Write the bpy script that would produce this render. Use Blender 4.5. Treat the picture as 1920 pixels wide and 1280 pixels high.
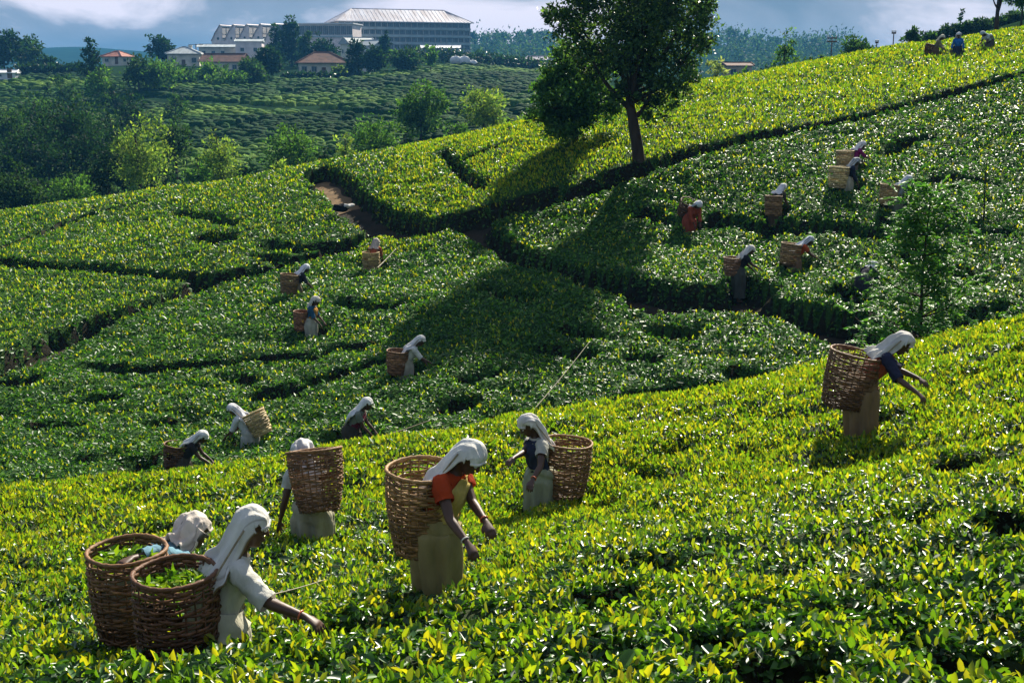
import bpy, bmesh, math, random
import numpy as np
from mathutils import Vector, Matrix

for o in list(bpy.data.objects):
    bpy.data.objects.remove(o, do_unlink=True)
scene = bpy.context.scene
COL = scene.collection
rng = np.random.default_rng(7)
random.seed(7)

# ------------------------------------------------------------------ camera
FPX, HORIZON = 2200.0, 150.0                 # focal length and horizon row for a 1920 x 1280 frame
PITCH = math.atan((640 - HORIZON) / FPX)     # looking down
cam_d = bpy.data.cameras.new('camera')
cam = bpy.data.objects.new('camera', cam_d)
COL.objects.link(cam)
cam_d.sensor_width = 36.0
cam_d.lens = 36.0 * FPX / 1920.0
cam_d.clip_start = 0.1
cam_d.clip_end = 20000
cam.location = (0, 0, 0)
cam.rotation_euler = (math.pi / 2 - PITCH, 0, 0)
scene.camera = cam

# ------------------------------------------------------------------ sun and sky
SUN_DIR = Vector((3.4, 9.2, 7.1)).normalized()   # towards the sun: behind the slope, a little to the right
SUN_EL = math.asin(SUN_DIR.z)
SUN_AZ = math.atan2(SUN_DIR.x, SUN_DIR.y)
sun_d = bpy.data.lights.new('sun', 'SUN')
sun_d.energy = 5.0
sun_d.angle = math.radians(0.5)
sun_d.color = (1.0, 0.93, 0.78)
sun = bpy.data.objects.new('sun', sun_d)
COL.objects.link(sun)
sun.rotation_euler = SUN_DIR.to_track_quat('Z', 'Y').to_euler()

world = bpy.data.worlds.new('World')
scene.world = world
world.use_nodes = True
wn, wl = world.node_tree.nodes, world.node_tree.links
wn.clear()
w_out = wn.new('ShaderNodeOutputWorld')
w_bg = wn.new('ShaderNodeBackground')
w_bg.inputs['Strength'].default_value = 0.10
w_sky = wn.new('ShaderNodeTexSky')
w_sky.sky_type = 'NISHITA'
w_sky.sun_disc = False
w_sky.sun_elevation = SUN_EL
w_sky.sun_rotation = SUN_AZ
w_sky.air_density = 1.0
w_sky.dust_density = 0.6
w_tc = wn.new('ShaderNodeTexCoord')
w_map = wn.new('ShaderNodeMapping')
w_map.inputs['Scale'].default_value = (1.0, 1.0, 2.6)
w_map.inputs['Location'].default_value = (0.35, 0.0, 0.13)
wl.new(w_tc.outputs['Generated'], w_map.inputs['Vector'])
w_n1 = wn.new('ShaderNodeTexNoise')
w_n1.inputs['Scale'].default_value = 4.2
w_n1.inputs['Detail'].default_value = 6.0
w_n1.inputs['Roughness'].default_value = 0.52
w_n1.inputs['Distortion'].default_value = 0.5
wl.new(w_map.outputs['Vector'], w_n1.inputs['Vector'])
w_r1 = wn.new('ShaderNodeValToRGB')          # storm cloud tones, in sky units (times 0.1)
w_r1.color_ramp.elements[0].position = 0.40
w_r1.color_ramp.elements[0].color = (0.048, 0.095, 0.155, 1)
w_r1.color_ramp.elements[1].position = 0.62
w_r1.color_ramp.elements[1].color = (0.42, 0.40, 0.47, 1)
e = w_r1.color_ramp.elements.new(0.53)
e.color = (0.110, 0.150, 0.215, 1)
wl.new(w_n1.outputs['Fac'], w_r1.inputs['Fac'])
w_mul = wn.new('ShaderNodeVectorMath')
w_mul.operation = 'SCALE'
w_mul.inputs['Scale'].default_value = 10.0
wl.new(w_r1.outputs['Color'], w_mul.inputs[0])
w_mix = wn.new('ShaderNodeMix')
w_mix.data_type = 'RGBA'
w_mix.inputs['Factor'].default_value = 0.96
wl.new(w_sky.outputs['Color'], w_mix.inputs['A'])
wl.new(w_mul.outputs['Vector'], w_mix.inputs['B'])
wl.new(w_mix.outputs['Result'], w_bg.inputs['Color'])
wl.new(w_bg.outputs['Background'], w_out.inputs['Surface'])

scene.view_settings.view_transform = 'Standard'
scene.view_settings.look = 'None'
scene.view_settings.gamma = 1.0
scene.view_settings.use_curve_mapping = False
scene.view_settings.exposure = 1.1
scene.render.engine = 'CYCLES'
scene.cycles.max_bounces = 5
scene.cycles.diffuse_bounces = 2
scene.cycles.glossy_bounces = 2
scene.cycles.transmission_bounces = 3
scene.cycles.transparent_max_bounces = 4
scene.cycles.volume_bounces = 0
scene.cycles.use_denoising = True
scene.cycles.sample_clamp_indirect = 4.0
scene.cycles.caustics_reflective = False
scene.cycles.caustics_refractive = False

# ------------------------------------------------------------------ helpers: space
CP, SP = math.cos(PITCH), math.sin(PITCH)

def pw(u, v, d):
    """photograph position (1920 x 1280) and depth in metres -> point in the world"""
    xc, yc = (u - 960.0) / FPX, -(v - 640.0) / FPX
    return np.array([xc * d, (CP + yc * SP) * d, (-SP + yc * CP) * d])

def project(P):
    P = np.asarray(P, float)
    d = P[..., 1] * CP - P[..., 2] * SP
    upc = P[..., 1] * SP + P[..., 2] * CP
    d = np.maximum(d, 1e-3)
    return 960 + FPX * P[..., 0] / d, 640 - FPX * upc / d, d

class TPS:
    def __init__(self, xy, z, lam=1e-3):
        self.xy = np.asarray(xy, float)
        n = len(z)
        K = self.U(np.linalg.norm(self.xy[:, None] - self.xy[None], axis=2)) + lam * np.eye(n)
        Pm = np.c_[np.ones(n), self.xy]
        A = np.zeros((n + 3, n + 3))
        A[:n, :n], A[:n, n:], A[n:, :n] = K, Pm, Pm.T
        self.w = np.linalg.solve(A, np.r_[np.asarray(z, float), np.zeros(3)])
    @staticmethod
    def U(r):
        return np.where(r > 1e-9, r * r * np.log(np.maximum(r, 1e-9)), 0.0)
    def __call__(self, q):
        q = np.asarray(q, float)
        out = np.empty(len(q))
        n = len(self.xy)
        for i in range(0, len(q), 40000):
            b = q[i:i + 40000]
            r = np.sqrt(((b[:, None] - self.xy[None]) ** 2).sum(2))
            out[i:i + 40000] = self.U(r) @ self.w[:n] + self.w[n] + b @ self.w[n + 1:]
        return out

def _hash(ix, iy, seed):
    h = (ix.astype(np.int64) * 374761393 + iy.astype(np.int64) * 668265263 + seed * 1442695041) & 0x7fffffff
    h = ((h ^ (h >> 13)) * 1274126177) & 0x7fffffff
    h = h ^ (h >> 16)
    return (h & 0xffffff) / float(0x1000000)

def vnoise(x, y, seed=0):
    x, y = np.asarray(x, float), np.asarray(y, float)
    ix, iy = np.floor(x), np.floor(y)
    fx, fy = x - ix, y - iy
    fx, fy = fx * fx * (3 - 2 * fx), fy * fy * (3 - 2 * fy)
    a, b = _hash(ix, iy, seed), _hash(ix + 1, iy, seed)
    c, d = _hash(ix, iy + 1, seed), _hash(ix + 1, iy + 1, seed)
    return (a * (1 - fx) + b * fx) * (1 - fy) + (c * (1 - fx) + d * fx) * fy

def fbm(x, y, seed=0, octv=3):
    s, a, t = 0, 0.5, 0
    for i in range(octv):
        s = s + a * vnoise(x * 2 ** i, y * 2 ** i, seed + i * 17)
        t += a
        a *= 0.5
    return s / t

def smooth(x, a, b):
    t = np.clip((np.asarray(x, float) - a) / (b - a), 0, 1)
    return t * t * (3 - 2 * t)

# ------------------------------------------------------------------ helpers: meshes and objects
def new_mesh(name, verts, tris=None, quads=None, cols=None, mat_idx=None, flat=False):
    verts = np.asarray(verts, np.float32)
    me = bpy.data.meshes.new(name)
    nt = 0 if tris is None else len(tris)
    nq = 0 if quads is None else len(quads)
    me.vertices.add(len(verts))
    me.vertices.foreach_set('co', verts.ravel())
    loops = []
    if nt: loops.append(np.asarray(tris, np.int32).ravel())
    if nq: loops.append(np.asarray(quads, np.int32).ravel())
    loops = np.concatenate(loops)
    me.loops.add(len(loops))
    me.loops.foreach_set('vertex_index', loops)
    me.polygons.add(nt + nq)
    st = np.r_[np.arange(nt) * 3, nt * 3 + np.arange(nq) * 4].astype(np.int32)
    me.polygons.foreach_set('loop_start', st)
    if mat_idx is not None:
        me.polygons.foreach_set('material_index', np.asarray(mat_idx, np.int32))
    if cols is not None:
        cols = np.asarray(cols, np.float32)
        if cols.shape[1] == 3:
            cols = np.c_[cols, np.ones(len(cols), np.float32)]
        at = me.attributes.new('col', 'FLOAT_COLOR', 'POINT')
        at.data.foreach_set('color', cols.ravel())
    me.update(calc_edges=True)
    if not flat:
        me.polygons.foreach_set('use_smooth', np.ones(nt + nq, bool))
    return me

def link(name, me, mats=None, parent=None, loc=None, rot=None):
    o = bpy.data.objects.new(name, me)
    COL.objects.link(o)
    if mats is not None and me is not None:
        for m in (mats if isinstance(mats, (list, tuple)) else [mats]):
            if len(me.materials) < (len(mats) if isinstance(mats, (list, tuple)) else 1):
                me.materials.append(m)
    if parent is not None: o.parent = parent
    if loc is not None: o.location = [float(c) for c in loc]
    if rot is not None: o.rotation_euler = rot
    return o

def tag(o, label=None, cat=None, group=None, kind=None):
    if label: o['label'] = label
    if cat: o['category'] = cat
    if group: o['group'] = group
    if kind: o['kind'] = kind
    return o

def thing(name, label, cat, loc=(0, 0, 0), rz=0.0, group=None):
    o = link(name, None, loc=loc, rot=(0, 0, rz))
    return tag(o, label, cat, group)

class MB:
    """collects vertices and faces for one mesh"""
    def __init__(self):
        self.v, self.f, self.c = [], [], []
    def add(self, verts, faces, col=None):
        n = len(self.v)
        self.v += [tuple(float(x) for x in p) for p in verts]
        self.f += [tuple(i + n for i in f) for f in faces]
        self.c += [col if col is not None else (1, 1, 1, 1)] * len(verts)
    def box(self, c, s, R=None):
        c, s = np.array(c, float), np.array(s, float) / 2
        P = np.array([[x, y, z] for x in (-1, 1) for y in (-1, 1) for z in (-1, 1)]) * s
        if R is not None: P = P @ np.array(R).T
        self.add(P + c, [(0, 1, 3, 2), (4, 6, 7, 5), (0, 4, 5, 1), (2, 3, 7, 6), (0, 2, 6, 4), (1, 5, 7, 3)])
    def tube(self, pts, rad, seg=8, cap=True, col=None):
        V, F = loft_tube(pts, rad, seg, cap)
        self.add(V, F, col)
    def mesh(self, name, smooth_=False, cols=False):
        me = bpy.data.meshes.new(name)
        me.from_pydata(self.v, [], self.f)
        me.update()
        if smooth_:
            me.polygons.foreach_set('use_smooth', np.ones(len(self.f), bool))
        if cols:
            at = me.attributes.new('col', 'FLOAT_COLOR', 'POINT')
            at.data.foreach_set('color', np.array([c if len(c) == 4 else (*c, 1) for c in self.c], np.float32).ravel())
        return me
    def build(self, name, mat, parent=None, smooth_=False, cols=False):
        return link(name, self.mesh(name, smooth_, cols), mat, parent)

def frames(pts, side=None):
    pts = np.asarray(pts, float)
    T = np.gradient(pts, axis=0) if len(pts) > 2 else np.repeat((pts[1] - pts[0])[None], 2, 0)
    T /= np.maximum(np.linalg.norm(T, axis=1, keepdims=True), 1e-9)
    S, Nn = [], []
    ref = np.array(side, float) if side is not None else (np.array([1., 0, 0]) if abs(T[0][0]) < 0.8 else np.array([0., 1, 0]))
    for t in T:
        s = ref - t * (ref @ t)
        s /= max(np.linalg.norm(s), 1e-9)
        S.append(s)
        Nn.append(np.cross(t, s))
        if side is None: ref = s
    return T, np.array(S), np.array(Nn)

def loft(pts, rx, ry, side=None, seg=16, cap=True, dome=0.6):
    """rings with half widths rx (along side) and ry; returns verts, faces"""
    pts = np.asarray(pts, float)
    T, S, Nn = frames(pts, side)
    n = len(pts)
    rx = np.broadcast_to(np.asarray(rx, float), (n,))
    ry = np.broadcast_to(np.asarray(ry, float), (n,))
    ph = np.arange(seg) / seg * 2 * math.pi
    V = (pts[:, None] + S[:, None] * (rx[:, None] * np.cos(ph))[..., None] + Nn[:, None] * (ry[:, None] * np.sin(ph))[..., None]).reshape(-1, 3)
    F = []
    for i in range(n - 1):
        for j in range(seg):
            k = (j + 1) % seg
            F.append((i * seg + j, i * seg + k, (i + 1) * seg + k, (i + 1) * seg + j))
    if cap:
        V = np.vstack([V, pts[0] - T[0] * min(rx[0], ry[0]) * dome, pts[-1] + T[-1] * min(rx[-1], ry[-1]) * dome])
        a, b = n * seg, n * seg + 1
        for j in range(seg):
            k = (j + 1) % seg
            F.append((a, k, j))
            F.append((b, (n - 1) * seg + j, (n - 1) * seg + k))
    return V, F

def loft_tube(pts, rad, seg=8, cap=True):
    return loft(pts, rad, rad, None, seg, cap, 0.5)

def catmull(P, n):
    P = np.asarray(P, float)
    Q = np.vstack([2 * P[0] - P[1], P, 2 * P[-1] - P[-2]])
    out = []
    for t in np.linspace(0, len(P) - 1 - 1e-6, n):
        i = int(t); f = t - i
        p0, p1, p2, p3 = Q[i], Q[i + 1], Q[i + 2], Q[i + 3]
        out.append(0.5 * (2 * p1 + (p2 - p0) * f + (2 * p0 - 5 * p1 + 4 * p2 - p3) * f * f + (3 * p1 - p0 - 3 * p2 + p3) * f ** 3))
    return np.array(out)

def leaf_arrays(P, A, N, L, W, C, fold=0.25):
    """folded leaf blades: base P, direction A, face normal N, length, width, colour -> verts, tris, cols"""
    n = len(P)
    A = A / np.maximum(np.linalg.norm(A, axis=1, keepdims=True), 1e-9)
    B = np.cross(N, A)
    B /= np.maximum(np.linalg.norm(B, axis=1, keepdims=True), 1e-9)
    Nn = np.cross(A, B)
    L, W = L[:, None], W[:, None]
    V = np.empty((n, 4, 3), np.float32)
    V[:, 0] = P
    V[:, 1] = P + A * L * 0.45 + B * W * 0.5 + Nn * W * fold
    V[:, 2] = P + A * L
    V[:, 3] = P + A * L * 0.45 - B * W * 0.5 + Nn * W * fold
    base = np.arange(n, dtype=np.int32)[:, None] * 4
    T = np.concatenate([base + np.array([0, 2, 1], np.int32), base + np.array([0, 3, 2], np.int32)], 1).reshape(-1, 3)
    return V.reshape(-1, 3), T, np.repeat(C, 4, axis=0)

def leaf6_arrays(P, A, N, L, W, C, fold=0.2, curl=0.18):
    """rounder folded and curled blades with six points, for the nearest leaves"""
    n = len(P)
    A = A / np.maximum(np.linalg.norm(A, axis=1, keepdims=True), 1e-9)
    B = np.cross(N, A)
    B /= np.maximum(np.linalg.norm(B, axis=1, keepdims=True), 1e-9)
    Nn = np.cross(A, B)
    L, W = L[:, None], W[:, None]
    V = np.empty((n, 6, 3), np.float32)
    V[:, 0] = P
    V[:, 1] = P + A * L * .30 + B * W * .46 + Nn * (W * fold + L * curl * .3)
    V[:, 2] = P + A * L * .72 + B * W * .40 + Nn * (W * fold * .8 + L * curl * .25)
    V[:, 3] = P + A * L - Nn * L * curl * .5
    V[:, 4] = P + A * L * .72 - B * W * .40 + Nn * (W * fold * .8 + L * curl * .25)
    V[:, 5] = P + A * L * .30 - B * W * .46 + Nn * (W * fold + L * curl * .3)
    base = np.arange(n, dtype=np.int32)[:, None] * 6
    T = np.concatenate([base + np.array(t, np.int32) for t in ((0, 3, 1), (1, 3, 2), (0, 5, 3), (5, 4, 3))], 1).reshape(-1, 3)
    return V.reshape(-1, 3), T, np.repeat(C, 6, axis=0)

def unit_rand(n):
    v = rng.normal(size=(n, 3))
    return v / np.linalg.norm(v, axis=1, keepdims=True)

# ------------------------------------------------------------------ materials
def mat_nodes(name):
    m = bpy.data.materials.new(name)
    m.use_nodes = True
    nt = m.node_tree
    nt.nodes.clear()
    out = nt.nodes.new('ShaderNodeOutputMaterial')
    return m, nt, out

def rgba(c):
    return (c[0], c[1], c[2], 1.0)

def make_mat(name, color, rough=0.8, spec=0.3, metal=0.0, var=0.25, scale=6.0, bump=0.2, bscale=40.0, attr=False, transl=0.0, tcol=(1.2, 1.1, 0.6), color2=None, stretch=(1, 1, 1), coord='Object', bdist=0.01):
    m, nt, out = mat_nodes(name)
    N, Lk = nt.nodes, nt.links
    bs = N.new('ShaderNodeBsdfPrincipled')
    bs.inputs['Roughness'].default_value = rough
    bs.inputs['Specular IOR Level'].default_value = spec
    bs.inputs['Metallic'].default_value = metal
    tc = N.new('ShaderNodeTexCoord')
    mp = N.new('ShaderNodeMapping')
    mp.inputs['Scale'].default_value = stretch
    Lk.new(tc.outputs[coord], mp.inputs['Vector'])
    nz = N.new('ShaderNodeTexNoise')
    nz.inputs['Scale'].default_value = scale
    nz.inputs['Detail'].default_value = 5
    Lk.new(mp.outputs['Vector'], nz.inputs['Vector'])
    rp = N.new('ShaderNodeMapRange')
    rp.inputs['From Min'].default_value = 0.3
    rp.inputs['From Max'].default_value = 0.7
    Lk.new(nz.outputs['Fac'], rp.inputs['Value'])
    if attr:
        at = N.new('ShaderNodeAttribute')
        at.attribute_name = 'col'
        csrc = at.outputs['Color']
        mx = N.new('ShaderNodeMix'); mx.data_type = 'RGBA'; mx.blend_type = 'MULTIPLY'
        mx.inputs['Factor'].default_value = 1.0
        Lk.new(csrc, mx.inputs['A'])
        rp.inputs['To Min'].default_value = 1 - var
        rp.inputs['To Max'].default_value = 1 + var * 0.6
        Lk.new(rp.outputs['Result'], mx.inputs['B'])
        cout = mx.outputs['Result']
    else:
        mx = N.new('ShaderNodeMix'); mx.data_type = 'RGBA'
        c2 = color2 if color2 is not None else tuple(c * (1 - var) for c in color)
        mx.inputs['A'].default_value = rgba(c2)
        mx.inputs['B'].default_value = rgba(tuple(min(1, c * (1 + var * 0.4)) for c in color))
        Lk.new(rp.outputs['Result'], mx.inputs['Factor'])
        cout = mx.outputs['Result']
    Lk.new(cout, bs.inputs['Base Color'])
    if bump > 0:
        n2 = N.new('ShaderNodeTexNoise')
        n2.inputs['Scale'].default_value = bscale
        n2.inputs['Detail'].default_value = 3
        Lk.new(mp.outputs['Vector'], n2.inputs['Vector'])
        bp = N.new('ShaderNodeBump')
        bp.inputs['Strength'].default_value = bump
        bp.inputs['Distance'].default_value = bdist
        Lk.new(n2.outputs['Fac'], bp.inputs['Height'])
        Lk.new(bp.outputs['Normal'], bs.inputs['Normal'])
    if transl > 0:
        tb = N.new('ShaderNodeBsdfTranslucent')
        tm = N.new('ShaderNodeMix'); tm.data_type = 'RGBA'; tm.blend_type = 'MULTIPLY'
        tm.inputs['Factor'].default_value = 1.0
        tm.inputs['B'].default_value = rgba(tcol)
        Lk.new(cout, tm.inputs['A'])
        Lk.new(tm.outputs['Result'], tb.inputs['Color'])
        ms = N.new('ShaderNodeMixShader')
        ms.inputs['Fac'].default_value = transl
        Lk.new(bs.outputs['BSDF'], ms.inputs[1])
        Lk.new(tb.outputs['BSDF'], ms.inputs[2])
        Lk.new(ms.outputs['Shader'], out.inputs['Surface'])
    else:
        Lk.new(bs.outputs['BSDF'], out.inputs['Surface'])
    return m

def leaf_mat(name, rough=0.36, spec=0.5, transl=0.42, alpha=False, tcol=(1.26, 1.42, 0.36)):
    m, nt, out = mat_nodes(name)
    N, Lk = nt.nodes, nt.links
    at = N.new('ShaderNodeAttribute'); at.attribute_name = 'col'
    bs = N.new('ShaderNodeBsdfPrincipled')
    bs.inputs['Roughness'].default_value = rough
    bs.inputs['Specular IOR Level'].default_value = spec
    Lk.new(at.outputs['Color'], bs.inputs['Base Color'])
    tb = N.new('ShaderNodeBsdfTranslucent')
    tm = N.new('ShaderNodeMix'); tm.data_type = 'RGBA'; tm.blend_type = 'MULTIPLY'
    tm.inputs['Factor'].default_value = 1.0
    tm.inputs['B'].default_value = rgba(tcol)
    Lk.new(at.outputs['Color'], tm.inputs['A'])
    Lk.new(tm.outputs['Result'], tb.inputs['Color'])
    ms = N.new('ShaderNodeMixShader')
    ms.inputs['Fac'].default_value = transl
    if alpha: Lk.new(at.outputs['Alpha'], ms.inputs['Fac'])     # thin young leaves let more light through
    Lk.new(bs.outputs['BSDF'], ms.inputs[1])
    Lk.new(tb.outputs['BSDF'], ms.inputs[2])
    Lk.new(ms.outputs['Shader'], out.inputs['Surface'])
    return m

M = {}
M['tea_leaf'] = leaf_mat('tea_leaf', 0.34, 0.38, 0.42, True)
M['tea_leaf_upper'] = leaf_mat('tea_leaf_upper', 0.42, 0.22, 0.42, True)
M['tea_twig'] = make_mat('tea_twig', (0.030, 0.045, 0.016), 0.9, 0.1, var=0.5, scale=9, bump=0.5, bscale=18, bdist=0.05)
M['tea_stems'] = make_mat('tea_stems', (0.020, 0.018, 0.010), 0.95, 0.05, var=0.5, scale=9, bump=0.6, bscale=18, bdist=0.05)
M['tea_carpet'] = make_mat('tea_carpet', (0.040, 0.090, 0.016), 0.9, 0.04, var=0.5, scale=11, bump=1.0, bscale=16, color2=(0.010, 0.024, 0.008), bdist=0.06)
M['soil'] = make_mat('soil', (0.036, 0.025, 0.016), 0.95, 0.1, var=0.55, scale=1.6, bump=0.6, bscale=14, color2=(0.016, 0.014, 0.008), bdist=0.05)
M['far_ground'] = make_mat('far_ground', (0.016, 0.036, 0.014), 1.0, 0.0, var=0.6, scale=0.08, bump=0.3, bscale=0.7, color2=(0.012, 0.026, 0.012), bdist=0.4)
M['far_tea'] = make_mat('far_tea', (1, 1, 1), 0.9, 0.08, var=0.45, scale=3.5, bump=0.8, bscale=7, attr=True, transl=0.08, bdist=0.15)
M['bark'] = make_mat('bark', (0.055, 0.040, 0.028), 0.9, 0.2, var=0.5, scale=5, bump=0.8, bscale=20, stretch=(1, 1, 0.25), bdist=0.03)
M['crown'] = leaf_mat('crown_leaf', 0.45, 0.30, 0.45, False, (1.3, 1.3, 0.5))
M['far_crown'] = leaf_mat('far_crown_leaf', 0.7, 0.10, 0.42, False, (1.3, 1.3, 0.5))
M['dry_earth'] = make_mat('dry_earth', (.21, .135, .07), .95, .1, var=.4, scale=2.5, bump=.6, bscale=16, bdist=.03)
# ================================================================== THE GROUND
# level of the plucking table (top of the tea bushes) along the near slopes: photograph column, row, depth
NEAR = [
 (-600,1330,5.6),(0,1500,3.9),(960,1500,3.7),(1920,1500,3.4),(2500,1250,4.4),
 (0,1280,5.7),(480,1280,5.6),(960,1280,5.3),(1440,1280,5.0),(1920,1280,4.7),
 (430,1205,7.0),(200,1195,7.6),(860,1105,8.2),(1400,1100,7.6),(1850,1000,7.8),(2500,900,7.8),
 (585,970,12),(1010,955,12.6),(1650,805,12.4),(200,1010,11.5),(1300,905,11.8),(1920,760,12.2),(-500,1060,11.5),(2500,640,12.5),
 (0,922,15.2),(450,874,16.5),(700,828,17.3),(1000,775,18.0),(1400,716,18.2),(1700,660,18.6),(1920,616,18.6),(-600,990,14.5),(2600,500,18.6),
 (0,985,18),(450,945,19),(1000,848,20.6),(1400,785,20.8),(1700,730,21),(1920,686,21),(-600,1060,17.5),(2600,560,21),
 (0,895,22),(340,872,22.2),(470,835,23.8),(685,822,22.6),(1000,758,24),(1400,702,24),(1700,642,24.2),(1920,600,24.5),(-600,960,22),(2600,470,25),
 (0,700,30),(300,720,28),(780,705,26),(1000,640,27.5),(1300,620,27),
 (600,632,31),(575,575,33),(300,600,34),(0,560,38),(-600,640,36),
 (700,508,37),(1000,520,32),(1300,540,29.5),(1400,518,30),(1490,515,30.5),(1700,512,29.5),(1920,500,28.5),(2600,340,30),
 (1310,428,35),(1460,420,34),(1000,430,37.5),(1600,365,34.5),(1920,330,35.5),(1700,372,34),
 (300,480,42),(0,480,45),(500,430,43),(700,425,42),(870,402,40),(-600,560,46),
 (1195,307,39.5),(1400,260,41),(1650,210,42.5),(1920,140,45),(2600,0,46),
 (0,397,60),(300,354,58),(600,306,54),(1000,230,52),(1290,157,55),(1640,93,60),(1920,53,66),(-600,470,62),(2600,-70,68),
 (300,405,51),(800,322,47),(1500,172,48.5),(1800,112,53),
 (0,445,74),(300,400,72),(600,355,68),(1000,280,66),(1290,208,69),(1640,138,74),(1920,62,88),(-600,520,76),(2600,-60,90),
 (0,470,88),(600,390,84),(1290,250,84),(1920,70,100),
]
_n = np.array([pw(*c) for c in NEAR])
tps_near = TPS(_n[:, :2], _n[:, 2], 2e-2)

FAR = []
for u, row in {
  -500: [(75,520),(95,500),(120,440),(160,360),(200,280),(250,175),(290,142),(400,140),(700,150),(900,142)],
  0:    [(75,460),(95,430),(120,390),(160,318),(200,258),(250,165),(285,138),(330,136),(450,146),(700,150),(900,142)],
  300:  [(75,410),(95,395),(120,352),(160,272),(200,217),(250,165),(300,129),(360,119),(480,118),(700,140),(900,140)],
  550:  [(75,372),(95,352),(120,317),(160,257),(200,207),(250,167),(300,143),(400,112),(480,98),(560,98),(700,130),(900,136)],
  800:  [(75,325),(95,312),(120,282),(160,222),(200,187),(250,152),(300,127),(400,106),(480,97),(560,98),(700,118),(900,92)],
  1000: [(75,286),(95,268),(120,243),(160,214),(200,186),(300,137),(350,127),(420,128),(700,118),(900,84)],
  1300: [(75,212),(95,205),(120,190),(200,166),(350,150),(700,118),(900,84)],
  1600: [(75,150),(95,142),(120,136),(200,130),(350,130),(700,110),(900,88)],
  1900: [(75,70),(95,62),(112,46),(135,34),(200,60),(400,95),(900,90)],
  2500: [(75,-60),(95,-60),(120,-60),(200,0),(400,60),(900,90)],
 }.items():
    for d, v in row: FAR.append((u, v, d))
for u, v in ((-600, 96), (0, 92), (75, 86), (160, 83), (230, 87), (285, 92), (420, 105), (800, 110), (1300, 100), (1900, 105), (2600, 100)):
    FAR.append((u, v, 1650)); FAR.append((u, 135, 1200)); FAR.append((u, 135, 2100))
_f = np.array(FAR, float)
LK = 3.2
tps_far = TPS(np.c_[_f[:, 0] / 300.0, np.log(_f[:, 2]) * LK], _f[:, 1], 1e-2)

def far_z(x, y):
    # depth along the lens depends weakly on z: two fixed-point steps
    x, y = np.asarray(x, float), np.asarray(y, float)
    z = np.zeros_like(x)
    for _ in range(3):
        d = np.clip(y * CP - z * SP, 40, 6000)
        u = np.clip(960 + FPX * x / d, -900, 3000)
        v = tps_far(np.c_[u.ravel() / 300.0, np.log(d).ravel() * LK]).reshape(x.shape)
        z = (-SP - (v - 640) / FPX * CP) * d
    return z

# near table level on a fine grid, for quick look-ups
GX0, GX1, GY0, GY1, GS = -60.0, 70.0, -8.0, 112.0, 0.25
_gx, _gy = np.arange(GX0, GX1 + GS, GS), np.arange(GY0, GY1 + GS, GS)
_cx, _cy = np.arange(GX0, GX1 + 1, 1.0), np.arange(GY0, GY1 + 1, 1.0)
_X, _Y = np.meshgrid(_cx, _cy)
_Zc = tps_near(np.c_[_X.ravel(), _Y.ravel()]).reshape(_X.shape)

def bilinear(Z, x0, y0, s, x, y):
    fx = np.clip((np.asarray(x, float) - x0) / s, 0, Z.shape[1] - 1.001)
    fy = np.clip((np.asarray(y, float) - y0) / s, 0, Z.shape[0] - 1.001)
    ix, iy = fx.astype(int), fy.astype(int)
    fx, fy = fx - ix, fy - iy
    return (Z[iy, ix] * (1 - fx) + Z[iy, ix + 1] * fx) * (1 - fy) + (Z[iy + 1, ix] * (1 - fx) + Z[iy + 1, ix + 1] * fx) * fy

def table_z(x, y):
    """top of the tea, no bumps"""
    x, y = np.asarray(x, float), np.asarray(y, float)
    zn = bilinear(_Zc, GX0, GY0, 1.0, x, y)
    # slow roll off behind and under the camera
    zn = np.where(y < 2.5, np.minimum(zn, -1.9 + 0 * zn), zn)
    return zn

BUSH = 0.74   # bush height above the soil
def ground_z(x, y):
    x, y = np.asarray(x, float), np.asarray(y, float)
    zn = table_z(x, y) - BUSH
    r = y
    w = smooth(r, 70, 84)
    zf = far_z(x, np.maximum(y, 60)) if np.any(w > 0) else zn
    return zn * (1 - w) + zf * w

def hit(u, v, dmin=3.0, dmax=75.0):
    """where the line of sight meets the tea table"""
    ds = np.arange(dmin, dmax, 0.05)
    r = pw(u, v, 1.0)
    P = ds[:, None] * r
    below = P[:, 2] < table_z(P[:, 0], P[:, 1])
    i = int(np.argmax(below)) if below.any() else len(ds) - 1
    return P[i]

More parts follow.
